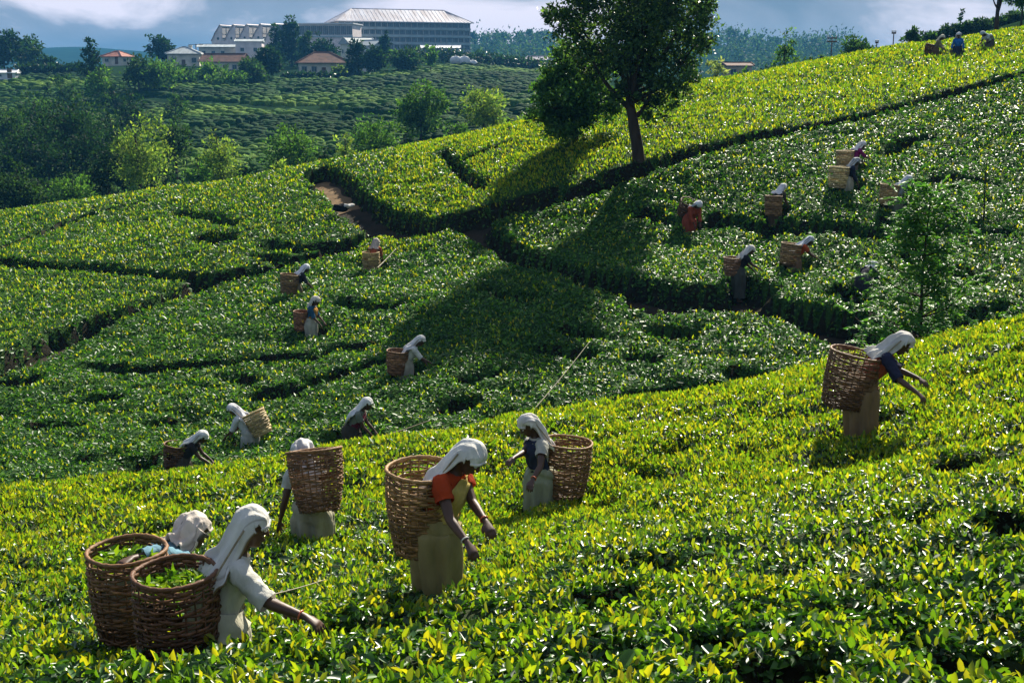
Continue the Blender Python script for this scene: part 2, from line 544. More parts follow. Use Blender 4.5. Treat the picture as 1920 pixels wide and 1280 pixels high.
# ---- trails and gaps between the tea bushes: photograph polyline (column, row, width in metres); nearest surface along each
GAPS = [
 [(1990,118,.5),(1920,136,.55),(1800,166,.45),(1600,216,.4),(1400,256,.5),(1230,302,.7),(1100,347,.8),(950,386,.9),(870,408,1.0),(790,425,1.3),(720,412,1.3),(672,385,1.2),(640,352,1.1),(612,326,1.2),(598,318,1.2)],
 [(866,412,.6),(930,446,.5),(1000,488,.6),(1080,505,.5),(1130,517,.9),(1190,530,.8),(1250,552,1.5),(1330,552,1.5),(1420,560,.9),(1500,578,.8),(1560,592,1.2),(1640,624,1.2),(1720,632,.8),(1850,604,.8),(1930,588,.6)],
 [(-40,690,1.4),(60,650,1.5),(140,615,1.2),(200,592,.9),(330,547,.6),(410,517,.9),(450,508,.9),(560,482,.5),(640,466,.5),(690,440,.6)],
 [(-40,486,.4),(60,490,.6),(180,498,.35),(300,508,.35),(400,514,.6)],
 [(385,440,.9),(420,444,.9)],
 [(330,396,.3),(380,402,.5),(440,416,.3)],
 [(500,450,.2),(560,462,.35),(640,455,.35),(680,445,.5)],
 [(170,682,.35),(250,686,.5),(330,680,.3)],[(340,679,.4),(420,676,.25),(540,668,.4),(600,664,.2)],
 [(-20,712,.4),(55,708,.5)],[(130,745,.2),(210,740,.3)],[(480,732,.35),(540,722,.5),(650,690,.25),(720,672,.2)],
 [(1195,738,.7),(1260,732,.9),(1335,724,.6)],[(1385,688,.4),(1440,700,.7)],[(950,768,.3),(1030,766,.3)],
 [(900,532,.2),(960,548,.3),(1010,556,.2)],[(1060,612,.35),(1110,620,.3)],[(1010,648,.4),(1100,655,.3)],[(1230,610,.4),(1290,616,.3)],[(1190,660,.3),(1240,664,.2)],
 [(230,890,.3),(275,858,.4)],[(640,812,.9),(690,826,.9),(740,818,.6)],[(560,840,.6),(620,836,.4)],
 [(830,282,.2),(880,330,.35),(905,345,.2)],[(1390,415,.2),(1450,424,.5),(1530,424,.3),(1640,432,.2)],[(1340,402,.4),(1380,412,.6)],
 [(1660,285,.3),(1700,262,.5),(1740,255,.3)],[(1700,470,.3),(1770,500,.4),(1840,520,.2)],[(1660,408,.2),(1780,420,.5),(1880,430,.3)],
 [(1200,392,.3),(1260,410,.2)],[(1395,525,.9),(1440,535,.5)],[(860,300,.15),(960,262,.15)],[(0,462,.25),(90,428,.3),(160,398,.3),(270,372,.25)],
 [(480,470,.25),(520,478,.3)],[(640,560,.3),(700,575,.4),(760,570,.2)],[(620,650,.3),(690,640,.35)],[(300,790,.2),(360,780,.3)],[(60,790,.3),(140,800,.25)],
 [(150,860,.3),(210,850,.25)],[(420,700,.2),(470,708,.35)],[(880,700,.4),(930,690,.3)],[(820,760,.3),(870,742,.4)],[(1570,540,.3),(1610,560,.4)],
 [(1720,340,.2),(1790,330,.3),(1860,340,.25)],[(1800,590,.4),(1880,560,.3)],
]
gap_segs = []
for g in GAPS:
    pts = []
    for (u, v, w) in g:
        p = hit(u, v, 20.5)
        pts.append((p[0], p[1], (min(w * 1.35 + .10, 1.9 if len(g) > 6 else 1.35) * (1 if len(g) > 3 else .72)) if g is not GAPS[0] or u > 900 else w * 1.25))
    for a, b in zip(pts[:-1], pts[1:]):
        if math.hypot(a[0] - b[0], a[1] - b[1]) < 14: gap_segs.append((a, b))
# foreground hollows between bushes
for (u, v, w) in [(1120,1120,.22),(1560,1120,.3),(1640,1090,.25),(1480,1240,.35),(1900,960,.3),(1860,1180,.5),(1915,1230,.6),(80,1120,.25),(700,1130,.2),(1780,860,.22),(1250,1010,.16),(250,1240,.3),(620,1230,.2),(1310,1200,.24),(1380,1262,.3),(1100,1250,.2)]:
    p = hit(u, v)
    q = hit(u + 60 * random.uniform(.4, 1), v - 22 * random.random())
    gap_segs.append(((p[0], p[1], w), (q[0], q[1], w * .5)))

PEOPLE_SPOTS = []   # filled below: (x, y, radius)

def carve(x, y):
    """0 = full bush, 1 = open ground"""
    wob = (fbm(x * 1.7, y * 1.7, 5, 3) - .5) * 0.32
    c = np.zeros_like(x)
    for (a, b) in gap_segs:
        x0, x1 = min(a[0], b[0]) - 2.2, max(a[0], b[0]) + 2.2
        y0, y1 = min(a[1], b[1]) - 2.2, max(a[1], b[1]) + 2.2
        m = (x > x0) & (x < x1) & (y > y0) & (y < y1)
        if not m.any(): continue
        X, Y = x[m], y[m]
        dx, dy = b[0] - a[0], b[1] - a[1]
        L2 = dx * dx + dy * dy + 1e-9
        t = np.clip(((X - a[0]) * dx + (Y - a[1]) * dy) / L2, 0, 1)
        dist = np.hypot(X - a[0] - t * dx, Y - a[1] - t * dy)
        w = a[2] + (b[2] - a[2]) * t
        k = 1 - smooth(dist + wob[m] * np.minimum(1, .4 + w * .5), w * 0.44, w * 0.44 + 0.11)
        c[m] = np.maximum(c[m], k)
    # irregular small openings following the planting rows
    r = vnoise(x * 0.45 + 3.1, y * 1.15 + 0.35 * x, 91) * .65 + vnoise(x * 1.7, y * 2.6 + x * .5, 55) * .35
    thr = 0.885
    c = np.maximum(c, smooth(r, thr, thr + .06) * 0.9 * smooth(y, 19, 23))
    r2 = vnoise(x * 1.9, y * 1.5, 23) * .6 + vnoise(x * 4.0, y * 4.0, 29) * .4
    c = np.maximum(c, smooth(r2, .80, .86) * 0.6 * (1 - smooth(y, 16, 20)))
    for (px, py, pr) in PEOPLE_SPOTS:
        m = (np.abs(x - px) < 1) & (np.abs(y - py) < 1)
        if m.any():
            c[m] = np.maximum(c[m], (0.85 if py > 19 else .55) * (1 - smooth(np.hypot(x[m] - px, y[m] - py), pr * .6, pr * 1.3)))
    return c

def bumps(x, y):
    near = 1 - smooth(y, 17, 22)
    b1 = np.abs(vnoise(x * 1.05 + .3 * y, y * 1.25, 3) - .5) * 2
    b2 = fbm(x * 2.6, y * 2.6, 11, 3) - .5
    b3 = vnoise(x * .35, y * .35, 41) - .5
    cl = np.abs(vnoise(x * 3.3 + 7, y * 3.3 + .8 * x, 31) - .5) * 2
    rw = (y * .8 + x * .30 + 1.6 * np.sin(x * .21) + 1.2 * vnoise(x * .3, y * .3, 15)) / 1.25
    groove = np.maximum(0, 1 - np.abs((rw - np.floor(rw)) - .5) / .10) * smooth(vnoise(x * .5, y * .5, 67), .35, .65)
    return -0.07 * (1 - cl) ** 2 * (1 - .4 * near) - (.05 + .09 * near) * (1 - b1) ** 3 - .16 * groove * (1 - near) + b2 * (0.06 + .10 * near) + b3 * .16

def build_ground():
    # one sheet from the camera to beyond the last hills: rows spread with distance
    ds = [0.5]
    while ds[-1] < 1930:
        d = ds[-1]
        ds.append(d + max(0.35, d * (0.016 if d < 700 else 0.05)))
    ys = np.array([-40, -20, -8, -3] + ds)
    na = 161
    s = np.linspace(-1, 1, na)
    a = 0.62 * s + 0.9 * s ** 5
    X = np.outer(np.maximum(ys, 0) + 14, a)
    Y = np.repeat(ys[:, None], na, 1)
    Z = ground_z(X.ravel(), Y.ravel()).reshape(X.shape)
    Z += np.where(Y > 900, (fbm(X * .004, Y * .004, 8, 4) - .5) * np.minimum(Y, 2000) * 0.010, 0)
    V = np.stack([X, Y, Z], 2).reshape(-1, 3)
    i = np.arange(len(ys) - 1)[:, None] * na + np.arange(na - 1)[None]
    Q = np.stack([i, i + 1, i + na + 1, i + na], 2).reshape(-1, 4)
    mid = V[Q].mean(1)
    me = new_mesh('ground', V, quads=Q, mat_idx=(mid[:, 1] > 66).astype(int))
    o = link('ground', me, [M['soil'], M['far_ground']])
    tag(o, kind='structure')
    return o
build_ground()

def trail():
    # strip of bare dry earth at the bend of the trail
    pts = [hit(u, v, 25) for (u, v) in ((652, 364), (640, 352), (628, 341), (606, 326), (594, 316))]
    c = catmull(np.array(pts), 24)
    T = np.gradient(c[:, :2], axis=0); T /= np.linalg.norm(T, axis=1, keepdims=True)
    S = np.c_[-T[:, 1], T[:, 0]]
    w = np.linspace(-.46, .46, 7)
    X = c[:, None, 0] + S[:, None, 0] * w[None] * (1 + .25 * np.sin(np.arange(24) * .9))[:, None]
    Y = c[:, None, 1] + S[:, None, 1] * w[None] * (1 + .25 * np.cos(np.arange(24) * .7))[:, None]
    Z = table_z(X.ravel(), Y.ravel()).reshape(X.shape) - BUSH + .045 - .03 * (np.abs(w) / .46)[None] ** 2
    i = np.arange(23)[:, None] * 7 + np.arange(6)[None]
    o = link('path', new_mesh('path', np.stack([X, Y, Z], 2).reshape(-1, 3), quads=np.stack([i, i + 1, i + 8, i + 7], 2).reshape(-1, 4)), M['dry_earth'])
    tag(o, kind='structure')
trail()
# ================================================================== WHERE PEOPLE STAND (photograph: top of the head scarf, depth)
PEOPLE = [
 dict(key='shawl', top=(478,951), d=7.0, head=22, lean=19, hp=8),
 dict(key='bluearm', top=(372,962), d=8.05, head=46, lean=62, hp=-6),
 dict(key='backview', top=(566,823), d=11.8, head=112, lean=26, hp=10),
 dict(key='redblouse', top=(900,836), d=8.2, head=-24, lean=21, hp=34),
 dict(key='navychest', top=(980,780), d=12.6, head=196, lean=8, hp=30),
 dict(key='rightvest', top=(1708,628), d=12.4, head=-6, lean=37, hp=28),
 dict(key='stick', top=(692,746), d=22.6, head=-4, lean=29, hp=12),
 dict(key='creambasket', top=(430,758), d=23.8, head=165, lean=31, hp=25),
 dict(key='lowdark', top=(388,810), d=22.2, head=4, lean=39, hp=30),
 dict(key='whitecape', top=(794,630), d=26, head=8, lean=31, hp=25),
 dict(key='upperpair', top=(578,496), d=33, head=25, lean=31, hp=22),
 dict(key='bluetop', top=(597,557), d=31, head=-8, lean=8, hp=35),
 dict(key='farback', top=(706,447), d=36.5, head=75, lean=19, hp=20),
 dict(key='redbent', top=(1314,380), d=35, head=-62, lean=39, hp=40),
 dict(key='whitehood', top=(1471,345), d=33.5, head=40, lean=33, hp=22),
 dict(key='magenta', top=(1622,266), d=35.5, head=10, lean=31, hp=25),
 dict(key='navyskirt', top=(1612,298), d=33.8, head=0, lean=18, hp=40),
 dict(key='greyhood', top=(1413,461), d=30.3, head=2, lean=25, hp=25),
 dict(key='whitestripe', top=(1524,444), d=30.5, head=4, lean=39, hp=22),
 dict(key='behindsapling', top=(1708,330), d=34, head=10, lean=33, hp=20),
 dict(key='darkhead', top=(1640,491), d=29.5, head=50, lean=66, hp=10),
 dict(key='ridgetan', top=(1770,66), d=55, head=-30, lean=25, hp=20),
 dict(key='ridgeblue', top=(1798,61), d=56, head=250, lean=10, hp=15),
 dict(key='ridgepale', top=(1840,60), d=57, head=200, lean=48, hp=30),
]
def tilt(deg):
    a = math.radians(deg)
    return np.array([math.sin(a), 0, math.cos(a)])

def nrm(v):
    v = np.asarray(v, float)
    return v / max(np.linalg.norm(v), 1e-9)

def joints(q):
    th = q['lean']
    J = {}
    J['pelvis'] = np.array([-.11 * math.sin(math.radians(th)), 0, .80])
    J['waist'] = J['pelvis'] + .16 * tilt(.5 * th)
    J['chest'] = J['waist'] + .19 * tilt(.95 * th)
    J['shl'] = J['chest'] + .12 * tilt(1.1 * th)
    J['neckb'] = J['shl'] + .06 * tilt(1.15 * th + 6)
    ph = math.radians(th * .45 + q['hp'])
    J['hf'] = np.array([math.cos(ph), 0, -math.sin(ph)])
    J['hu'] = np.array([math.sin(ph), 0, math.cos(ph)])
    J['headb'] = J['neckb'] + .065 * tilt(th * .9 + 14)
    J['headc'] = J['headb'] + J['hu'] * .085 + J['hf'] * .022
    t1 = math.radians(1.05 * th)
    J['bn'] = np.array([-math.cos(t1), 0, math.sin(t1)])
    J['top'] = J['headc'] + J['hu'] * .136 - J['hf'] * .01
    for s, k in ((1, 'L'), (-1, 'R')):
        S = J['shl'] + np.array([0, s * .165, 0]) - .02 * tilt(1.1 * th)
        H = np.array(q.get('hand' + k, (.46, s * .14, .76)), float)
        v = H - S
        L = np.linalg.norm(v)
        if L > .50: v = v / L * .50; H = S + v; L = .50
        a, b = .265, .245
        ca = (a * a + L * L - b * b) / (2 * a * L)
        ca = min(1, max(-1, ca))
        hint = np.array(q.get('elbow' + k, (-.5, s * .35, -.8)), float)
        dn = v / L
        hint = nrm(hint - dn * (hint @ dn))
        E = S + dn * a * ca + hint * a * math.sqrt(max(0, 1 - ca * ca))
        J['S' + k], J['E' + k], J['H' + k] = S, E, H
    return J


SCALE = .98
def soil_offset(q, d):
    J = joints(q)
    a = math.radians(q['head'])
    t = J['top'] * SCALE
    W = pw(q['top'][0], q['top'][1], d)
    loc = W - np.array([t[0] * math.cos(a), t[0] * math.sin(a), t[2]])
    g = float(table_z(np.array([loc[0]]), np.array([loc[1]]))[0]) - BUSH
    return loc[2] - g, loc
for q in PEOPLE:
    # stand each picker on the soil: shift the depth a little along the line of sight
    best = min(np.linspace(.94, 1.07, 27) if q['d'] > 20 else np.linspace(.985, 1.015, 7), key=lambda k: abs(soil_offset(q, q['d'] * k)[0] - .0) + .4 * abs(k - 1))
    q['d'] *= best
    q['drop'] = float(np.clip(-soil_offset(q, q['d'])[0] / SCALE, -.30, .30))
for q in PEOPLE:
    p = pw(q['top'][0], q['top'][1], q['d'])
    fx, fy = math.cos(math.radians(q['head'])), math.sin(math.radians(q['head']))
    k = 0.62 * math.sin(math.radians(q['lean']))
    q['foot'] = (p[0] - fx * k, p[1] - fy * k)
    if q['d'] > 20 and q['key'] not in ('darkhead', 'redbent', 'creambasket', 'lowdark'):   # trodden gap between bushes on the downhill side
        PEOPLE_SPOTS.append((q['foot'][0] * .994, q['foot'][1] - .18, 0.34))
    PEOPLE_SPOTS.append((q['foot'][0], q['foot'][1], 0.34 if q['d'] > 20 else .22))

# ================================================================== TEA
_val = np.array([pw(u, v, d) for (u, v, d) in ((-600,1060,17.5),(0,985,18),(450,945,19),(1000,848,20.6),(1400,785,20.8),(1700,730,21),(1920,686,21),(2600,560,21))])
def valley_y(x): return np.interp(x, _val[:, 0], _val[:, 1])
_pth = np.array(sorted([tuple(hit(u, v, 20.5)[:2]) for (u, v, w) in GAPS[0][:-6]]))
def path_y(x): return np.where(x < _pth[0, 0], 999, np.interp(x, _pth[:, 0], _pth[:, 1]))
_lft = np.array(sorted([tuple(hit(u, v, 20.5)[:2]) for (u, v, w) in GAPS[2]]))
def left_y(x): return np.interp(x, _lft[:, 0], _lft[:, 1])

def half_width(y): return 0.436 * np.maximum(y, 0) * 1.14 + 1.6

MATURE = np.array([[.018, .062, .012], [.032, .095, .016], [.050, .140, .020], [.078, .185, .024]])
FLUSH = np.array([[.110, .205, .020], [.195, .285, .022], [.300, .335, .024], [.410, .355, .026]])

def tea_field(label, ymin, ymax, step, inside, coverage, young, xr=(-34, 48), near_young=None, under='tea_carpet', tone=1.0):
    xs, ys = np.arange(xr[0], xr[1] + step, step), np.arange(ymin, ymax + step, step)
    X, Y = np.meshgrid(xs, ys)
    jx = (vnoise(X * 9.1, Y * 9.1, 71) - .5) * step * .7
    jy = (vnoise(X * 9.1, Y * 9.1, 72) - .5) * step * .7
    X, Y = X + jx, Y + jy
    xf, yf = X.ravel(), Y.ravel()
    T = table_z(xf, yf)
    c = carve(xf, yf)
    Z = T + bumps(xf, yf) - c * (BUSH - .04)
    V = np.stack([xf, yf, Z], 1)
    nx = len(xs)
    i = np.arange(len(ys) - 1)[:, None] * nx + np.arange(nx - 1)[None]
    Q = np.stack([i, i + 1, i + nx + 1, i + nx], 2).reshape(-1, 4)
    qm = V[Q].mean(1)
    cm = c[Q].mean(1)
    keep = (np.abs(qm[:, 0]) < half_width(qm[:, 1])) & inside(qm[:, 0], qm[:, 1]) & (cm < .95)
    Q, qm, cm = Q[keep], qm[keep], cm[keep]
    a, b, cc, d = (V[Q[:, k]] for k in range(4))
    nr = np.cross(cc - a, d - b)
    area = np.linalg.norm(nr, axis=1) * .5
    nr /= np.linalg.norm(nr, axis=1, keepdims=True)
    nr[nr[:, 2] < 0] *= -1
    dist = np.linalg.norm(qm, axis=1)
    Ls = np.clip(0.063 - np.maximum(9 - dist, 0) * .001 + np.maximum(dist - 12, 0) * 0.0019, .058, .160)
    # leave out the backs of rises nobody standing here could see into
    los = (nr * qm).sum(1) / dist
    clk = .45 + 1.1 * vnoise(qm[:, 0] * 3.3 + 7, qm[:, 1] * 3.3 + .8 * qm[:, 0], 31)
    dens = clk * coverage / (0.21 * Ls ** 2) * np.where(los > .22, .35, 1.0) * (1 - .85 * smooth(cm, .25, .80))
    cnt = rng.poisson(np.minimum(dens * area, 4000))
    qi = np.repeat(np.arange(len(Q)), cnt)
    n = len(qi)
    s, t = rng.random(n)[:, None], rng.random(n)[:, None]
    P = (a[qi] * (1 - s) + b[qi] * s) * (1 - t) + (d[qi] * (1 - s) + cc[qi] * s) * t
    N0 = nr[qi]
    L0 = Ls[qi]
    # young flush comes in patches
    ym = (young if near_young is None else near_young + (young - near_young) * smooth(P[:, 1], 6.5, 14.5)) * (0.35 + 1.3 * fbm(P[:, 0] * .7, P[:, 1] * .7, 61, 3)) * (1 - .7 * smooth(cm[qi], .1, .5))
    isy = rng.random(n) < ym
    up = np.array([0, 0, 1.0])
    Nu = N0 * .55 + up * .45
    el = np.where(isy, rng.uniform(.75, 1.42, n), rng.normal(.28, .34, n))
    R = rng.normal(size=(n, 3))
    H = R - Nu * (R * Nu).sum(1, keepdims=True)
    H /= np.linalg.norm(H, axis=1, keepdims=True)
    A = H * np.cos(el)[:, None] + Nu * np.sin(el)[:, None]
    FN = Nu + rng.normal(size=(n, 3)) * np.where(isy, .55, .33)[:, None]
    FN -= A * (FN * A).sum(1, keepdims=True)
    L = L0 * np.where(isy, rng.uniform(.75, 1.35, n), rng.lognormal(0.05, .26, n))
    W = L * np.where(isy, rng.uniform(.32, .50, n), rng.uniform(.40, .58, n))
    P = P + Nu * (np.where(isy, rng.uniform(-.01, .05, n), rng.uniform(-.07, .03, n)) * (L0 / .05) ** .5)[:, None] - A * (L * .4)[:, None]
    k = rng.random(n)
    C = MATURE[np.minimum((k ** 1.25 * 4).astype(int), 3)]
    C = C * tone
    C = np.where(isy[:, None], FLUSH[np.minimum((rng.random(n) ** 1.25 * 4).astype(int), 3)], C)
    C = C * rng.uniform(.75, 1.25, (n, 1))
    C = np.c_[C, np.where(isy, .50, .26 if under == 'tea_twig' else .36)].astype(np.float32)
    nr6 = np.linalg.norm(P, axis=1) < 8.3
    fr = ~nr6
    lv, lt, lc = leaf_arrays(P[fr], A[fr], FN[fr], L[fr], W[fr], C[fr])
    if nr6.any():
        v6, t6, c6 = leaf6_arrays(P[nr6], A[nr6], FN[nr6], L[nr6], W[nr6] * 1.05, C[nr6])
        lt = np.vstack([lt, t6 + len(lv)]); lv = np.vstack([lv, v6]); lc = np.vstack([lc, c6])
    used, inv = np.unique(Q, return_inverse=True)
    Vc = V[used] - np.array([0, 0, .05])
    Qn = inv.reshape(-1, 4)
    nc = len(Vc)
    cols = np.vstack([np.tile([[.03, .05, .02, .2]], (nc, 1)), lc])
    me = new_mesh('tea_bushes', np.vstack([Vc, lv]), tris=lt + nc, quads=Qn, cols=cols,
                  mat_idx=np.r_[np.zeros(len(lt), int), np.where(cm > .30, 2, 1)])
    o = link('tea_bushes', me, [M['tea_leaf' if under == 'tea_twig' else 'tea_leaf_upper'], M[under], M['tea_stems']])
    tag(o, label, 'tea bushes', 'fields of clipped tea bushes', 'stuff')
    print('TEA', label, 'leaves', n, 'canopy', len(Qn))
    return o

tea_field('yellow-tipped tea bushes on the foreground hillside around the nearest pickers', 2.6, 24, .13,
          lambda x, y: y < valley_y(x), 1.25, .64, (-13, 13), .26, 'tea_twig', .92)
tea_field('shaded green tea bushes on the middle slope where the far pickers work', 16.5, 52, .20,
          lambda x, y: (y >= valley_y(x)) & (y < path_y(x) + .4) & (y < np.where(x < _lft[-1, 0], left_y(x) + .5, 999)), .85, .07, tone=1.22)
tea_field('green tea bushes on the flat spur beyond the dark trail at the left', 26, 74, .24,
          lambda x, y: (x < _lft[-1, 0]) & (y >= left_y(x) - .5) & (y < path_y(x) + .4), .66, .16, tone=1.15)
tea_field('sunlit yellow tea bushes on the upper slope above the diagonal trail', 38, 92, .26,
          lambda x, y: (y >= path_y(x) - .4) | ((x >= _lft[-1, 0]) & (x < _pth[0, 0])), .58, .50)
# ================================================================== TREES AND SHRUBS
GREENS = {
 'dark': [(.015, .044, .014), (.026, .066, .019), (.042, .092, .024)],
 'deep': [(.007, .024, .010), (.012, .035, .013), (.020, .050, .017)],
 'mid': [(.036, .100, .024), (.060, .145, .030), (.095, .190, .036)],
 'light': [(.085, .165, .034), (.140, .230, .044), (.215, .290, .062)],
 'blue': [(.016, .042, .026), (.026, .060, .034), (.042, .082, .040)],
 'fern': [(.045, .160, .034), (.075, .210, .044), (.120, .270, .058)],
 'shade': [(.018, .048, .016), (.030, .075, .022), (.052, .112, .030), (.090, .160, .040)],
 'pale': [(.20, .26, .12), (.30, .34, .16), (.14, .20, .08)],
}

def crown_mesh(lobes, n, L, greens, clump=0.22, per=14, W=.5, droop=0.0, hollow=.55):
    vol = np.array([l[3] * l[4] * l[5] for l in lobes]) ** (2 / 3)
    li = rng.choice(len(lobes), size=max(1, n // per), p=vol / vol.sum())
    Lb = np.array(lobes, float)[li]
    u = unit_rand(len(li))
    rad = hollow + (1 - hollow) * rng.random(len(li)) ** .7
    rad *= 0.80 + .30 * rng.random(len(li)) + .22 * rng.random(len(li)) ** 5
    cc = Lb[:, :3] + u * Lb[:, 3:6] * rad[:, None]
    k = np.repeat(np.arange(len(li)), per)
    m = len(k)
    sz = (Lb[:, 3:6].mean(1) * clump)[k]
    P = cc[k] + rng.normal(size=(m, 3)) * sz[:, None] * np.array([1, 1, .7])
    A = u[k] * .7 + unit_rand(m) + np.array([0, 0, .15 - droop])
    N = unit_rand(m) + np.array([0, 0, .8])
    ll = L * rng.uniform(.6, 1.35, m)
    g = np.array(GREENS[greens]) * 1.18
    C = g[rng.integers(0, len(g), m)] * rng.uniform(.75, 1.3, (m, 1)) * (rng.uniform(.5, 1.5, len(li)))[k][:, None]
    v, t, c = leaf_arrays(P, A, N, ll, ll * W, C, .2)
    return new_mesh('crown', v, tris=t, cols=c)

def limb_mesh(base_r, trunk_pts, targets, seg=7, top_r=None):
    mb = MB()
    tp = catmull(trunk_pts, max(6, len(trunk_pts) * 3))
    n = len(tp)
    rr = np.linspace(1, .42 if top_r is None else top_r / base_r, n) * base_r
    rr[0] *= 1.35; rr[1] *= 1.1
    mb.tube(tp, rr, seg)
    for q in targets:
        q = np.array(q, float)
        i = int(n * random.uniform(.42, .92))
        s = tp[i]
        mid = s * .5 + q * .5 + np.array([0, 0, -.12 * np.linalg.norm(q - s)]) + rng.normal(size=3) * .06 * np.linalg.norm(q - s)
        path = catmull([s, mid, q], 6)
        mb.tube(path, np.linspace(rr[i] * .62, base_r * .08, 6), max(5, seg - 2))
    return mb.mesh('trunk', True)

def tree(name, label, loc, h, w, greens='mid', n=1800, L=.35, shape='round', trunk=.28, group=None, cat='tree', tr=None, lean=0.0, nl=6, asym=None):
    """trunk with limbs and a crown made of leaf clumps; h total height, w crown width"""
    o = thing(name, label, cat, loc, group=group)
    lobes = []
    cb = h * trunk
    ch = h - cb
    if shape == 'cone':
        for i in range(nl):
            f = (i + .5) / nl
            r = w * .5 * (1 - f) ** .8 + .06 * w
            for j in range(2):
                a = random.uniform(0, 6.28)
                lobes.append((math.cos(a) * r * .35, math.sin(a) * r * .35, cb + ch * f, r * .75, r * .75, ch / nl * .9))
    elif shape == 'column':
        for i in range(nl):
            f = (i + .5) / nl
            r = w * .5 * (.55 + .45 * math.sin(math.pi * min(1, f * 1.15 + .05)))
            a = random.uniform(0, 6.28)
            lobes.append((math.cos(a) * r * .3 + lean * f * h, math.sin(a) * r * .3, cb + ch * f, r * .8, r * .8, ch / nl))
    elif shape == 'plume':      # several upright feathery leaders
        for i in range(nl):
            a = i / nl * 6.28 + random.uniform(-.4, .4)
            r = w * .28 * random.uniform(.5, 1.1)
            hh = ch * random.uniform(.55, .95)
            lobes.append((math.cos(a) * r, math.sin(a) * r, cb + hh * .5, w * .2, w * .2, hh * .5))
    else:
        for i in range(nl):
            a = i / nl * 6.28 + random.uniform(-.5, .5)
            r = w * .27 * random.uniform(.6, 1.2)
            z = cb + ch * random.uniform(.3, .72)
            s = random.uniform(.22, .33) * w
            lobes.append((math.cos(a) * r + lean * (z / h) * h, math.sin(a) * r, z, s, s, min(s * .9, ch * .36)))
        lobes.append((lean * h, 0, cb + ch * .76, w * .25, w * .25, ch * .25))
        lobes.append((lean * h * .5, 0, cb + ch * .45, w * .34, w * .34, ch * .36))
    if asym: lobes += asym
    ct = [np.array(l[:3]) for l in lobes]
    top = np.array([lean * h * .8, 0, h * .86])
    tp = [(0, 0, -.4), (lean * h * .2 + random.uniform(-.02, .02) * h, 0, h * .3), (lean * h * .5, random.uniform(-.02, .02) * h, h * .6), top]
    trr = tr if tr else max(.05, .024 * h)
    link('trunk', limb_mesh(trr, tp, ct, 6 if n < 3000 else 9, trr * .15), M['bark'], o)
    link('crown', crown_mesh(lobes, n, L, greens), M['far_crown'], o)
    return o

# ---- the big shade tree by the diagonal trail
def big_tree():
    b = pw(1196, 250, 40.0)
    gz = float(ground_z(np.array([b[0]]), np.array([b[1]]))[0])
    o = thing('shade_tree', 'tall dark shade tree with thick bare trunk beside the diagonal trail', 'tree', (b[0], b[1], gz))
    s = 39.3 / FPX
    def at(u, v, y=0.0):
        return ((u - 1196) * s, y, b[2] - gz - (v - 250) * s)
    lob = []
    for (u, v, y, rx, rz) in [(1062,30,0,42,44),(1090,80,.4,44,46),(1130,15,-.6,56,44),(1165,95,-.2,56,56),(1225,70,.5,64,66),(1285,25,-.3,48,50),(1292,95,.4,40,40),(1245,150,-.8,42,36),(1150,-80,.2,70,46),(1265,-70,-.4,66,50),(1205,165,.7,38,30),(1255,188,.5,24,24),(1318,60,.2,24,34),(1040,28,.1,18,30),(1200,60,1.4,70,60),(1190,50,-1.5,60,56),(1110,125,.6,30,30),(1310,0,.3,28,36),(1075,-30,.2,40,40),(1220,-10,-.9,56,50),(1232,205,.2,30,22),(1275,160,-.2,30,28),(1170,175,-.4,26,26)]:
        x, yy, z = at(u, v, y)
        lob.append((x, yy, z, rx * s, rx * s * .9, rz * s))
    tr = [(0, 0, -.4), (.03, 0, .8), at(1186, 225), at(1180, 175), at(1202, 90), at(1210, 0)]
    link('trunk', limb_mesh(.25, tr, [np.array(l[:3]) for l in lob] + [np.array(at(1160, 140, .3)), np.array(at(1240, 130, .2))], 12, .06), M['bark'], o)
    link('crown', crown_mesh(lob, 31000, .155, 'shade', clump=.23, per=44, hollow=.5), M['crown'], o)
    return o
big_tree()

def second_tree():
    b = pw(1078, 262, 45.0)
    gz = float(ground_z(np.array([b[0]]), np.array([b[1]]))[0])
    o = thing('shade_tree', 'smaller leafy tree standing just behind the tall shade tree', 'tree', (b[0], b[1], gz))
    s = 45.0 / FPX
    lob = []
    for (u, v, y, rx, rz) in [(1062,128,0,26,34),(1040,175,.3,28,40),(1085,180,-.5,30,38),(1112,150,.5,24,34),(1070,215,.4,36,24),(1058,98,.2,16,26),(1012,192,-.3,16,26),(1140,200,.2,22,26),(1025,150,.1,14,22),(1100,210,-.2,24,22),(1035,222,.1,20,20),(1000,225,.2,16,18),(1128,120,.3,16,24),(1080,70,.1,12,18),(1050,240,-.2,30,16)]:
        lob.append(((u - 1078) * s, y, b[2] - gz - (v - 262) * s, rx * s, rx * s * .9, rz * s))
    link('trunk', limb_mesh(.17, [(0, 0, -.4), (.02, 0, .8), (-.05, 0, 1.8), (-.1, 0, 3.0)], [np.array(l[:3]) for l in lob], 9, .04), M['bark'], o)
    link('crown', crown_mesh(lob, 14000, .17, 'mid', clump=.34, per=40, hollow=.5), M['crown'], o)
second_tree()

def gz_at(p):
    return float(ground_z(np.array([p[0]]), np.array([p[1]]))[0])

def far_tree(u, vtop, vbase, wpx, d, label, greens='mid', shape='round', name='tree', n=None, cat='tree', group='trees in the valley beyond the tea slope', trunk=.2, **kw):
    b = pw(u, vbase, d)
    z = gz_at(b)
    top = pw(u, vtop, d)[2]
    h = max(top - z, .8)
    w = wpx * d / FPX
    if n is None: n = int(np.clip(wpx * (vbase - vtop) * .42, 220, 4200))
    L = np.clip(d * .0031, .16, 3.0)
    return tree(name, label, (b[0], b[1], z), h, w, greens, n, L, shape, trunk, group, cat, **kw)

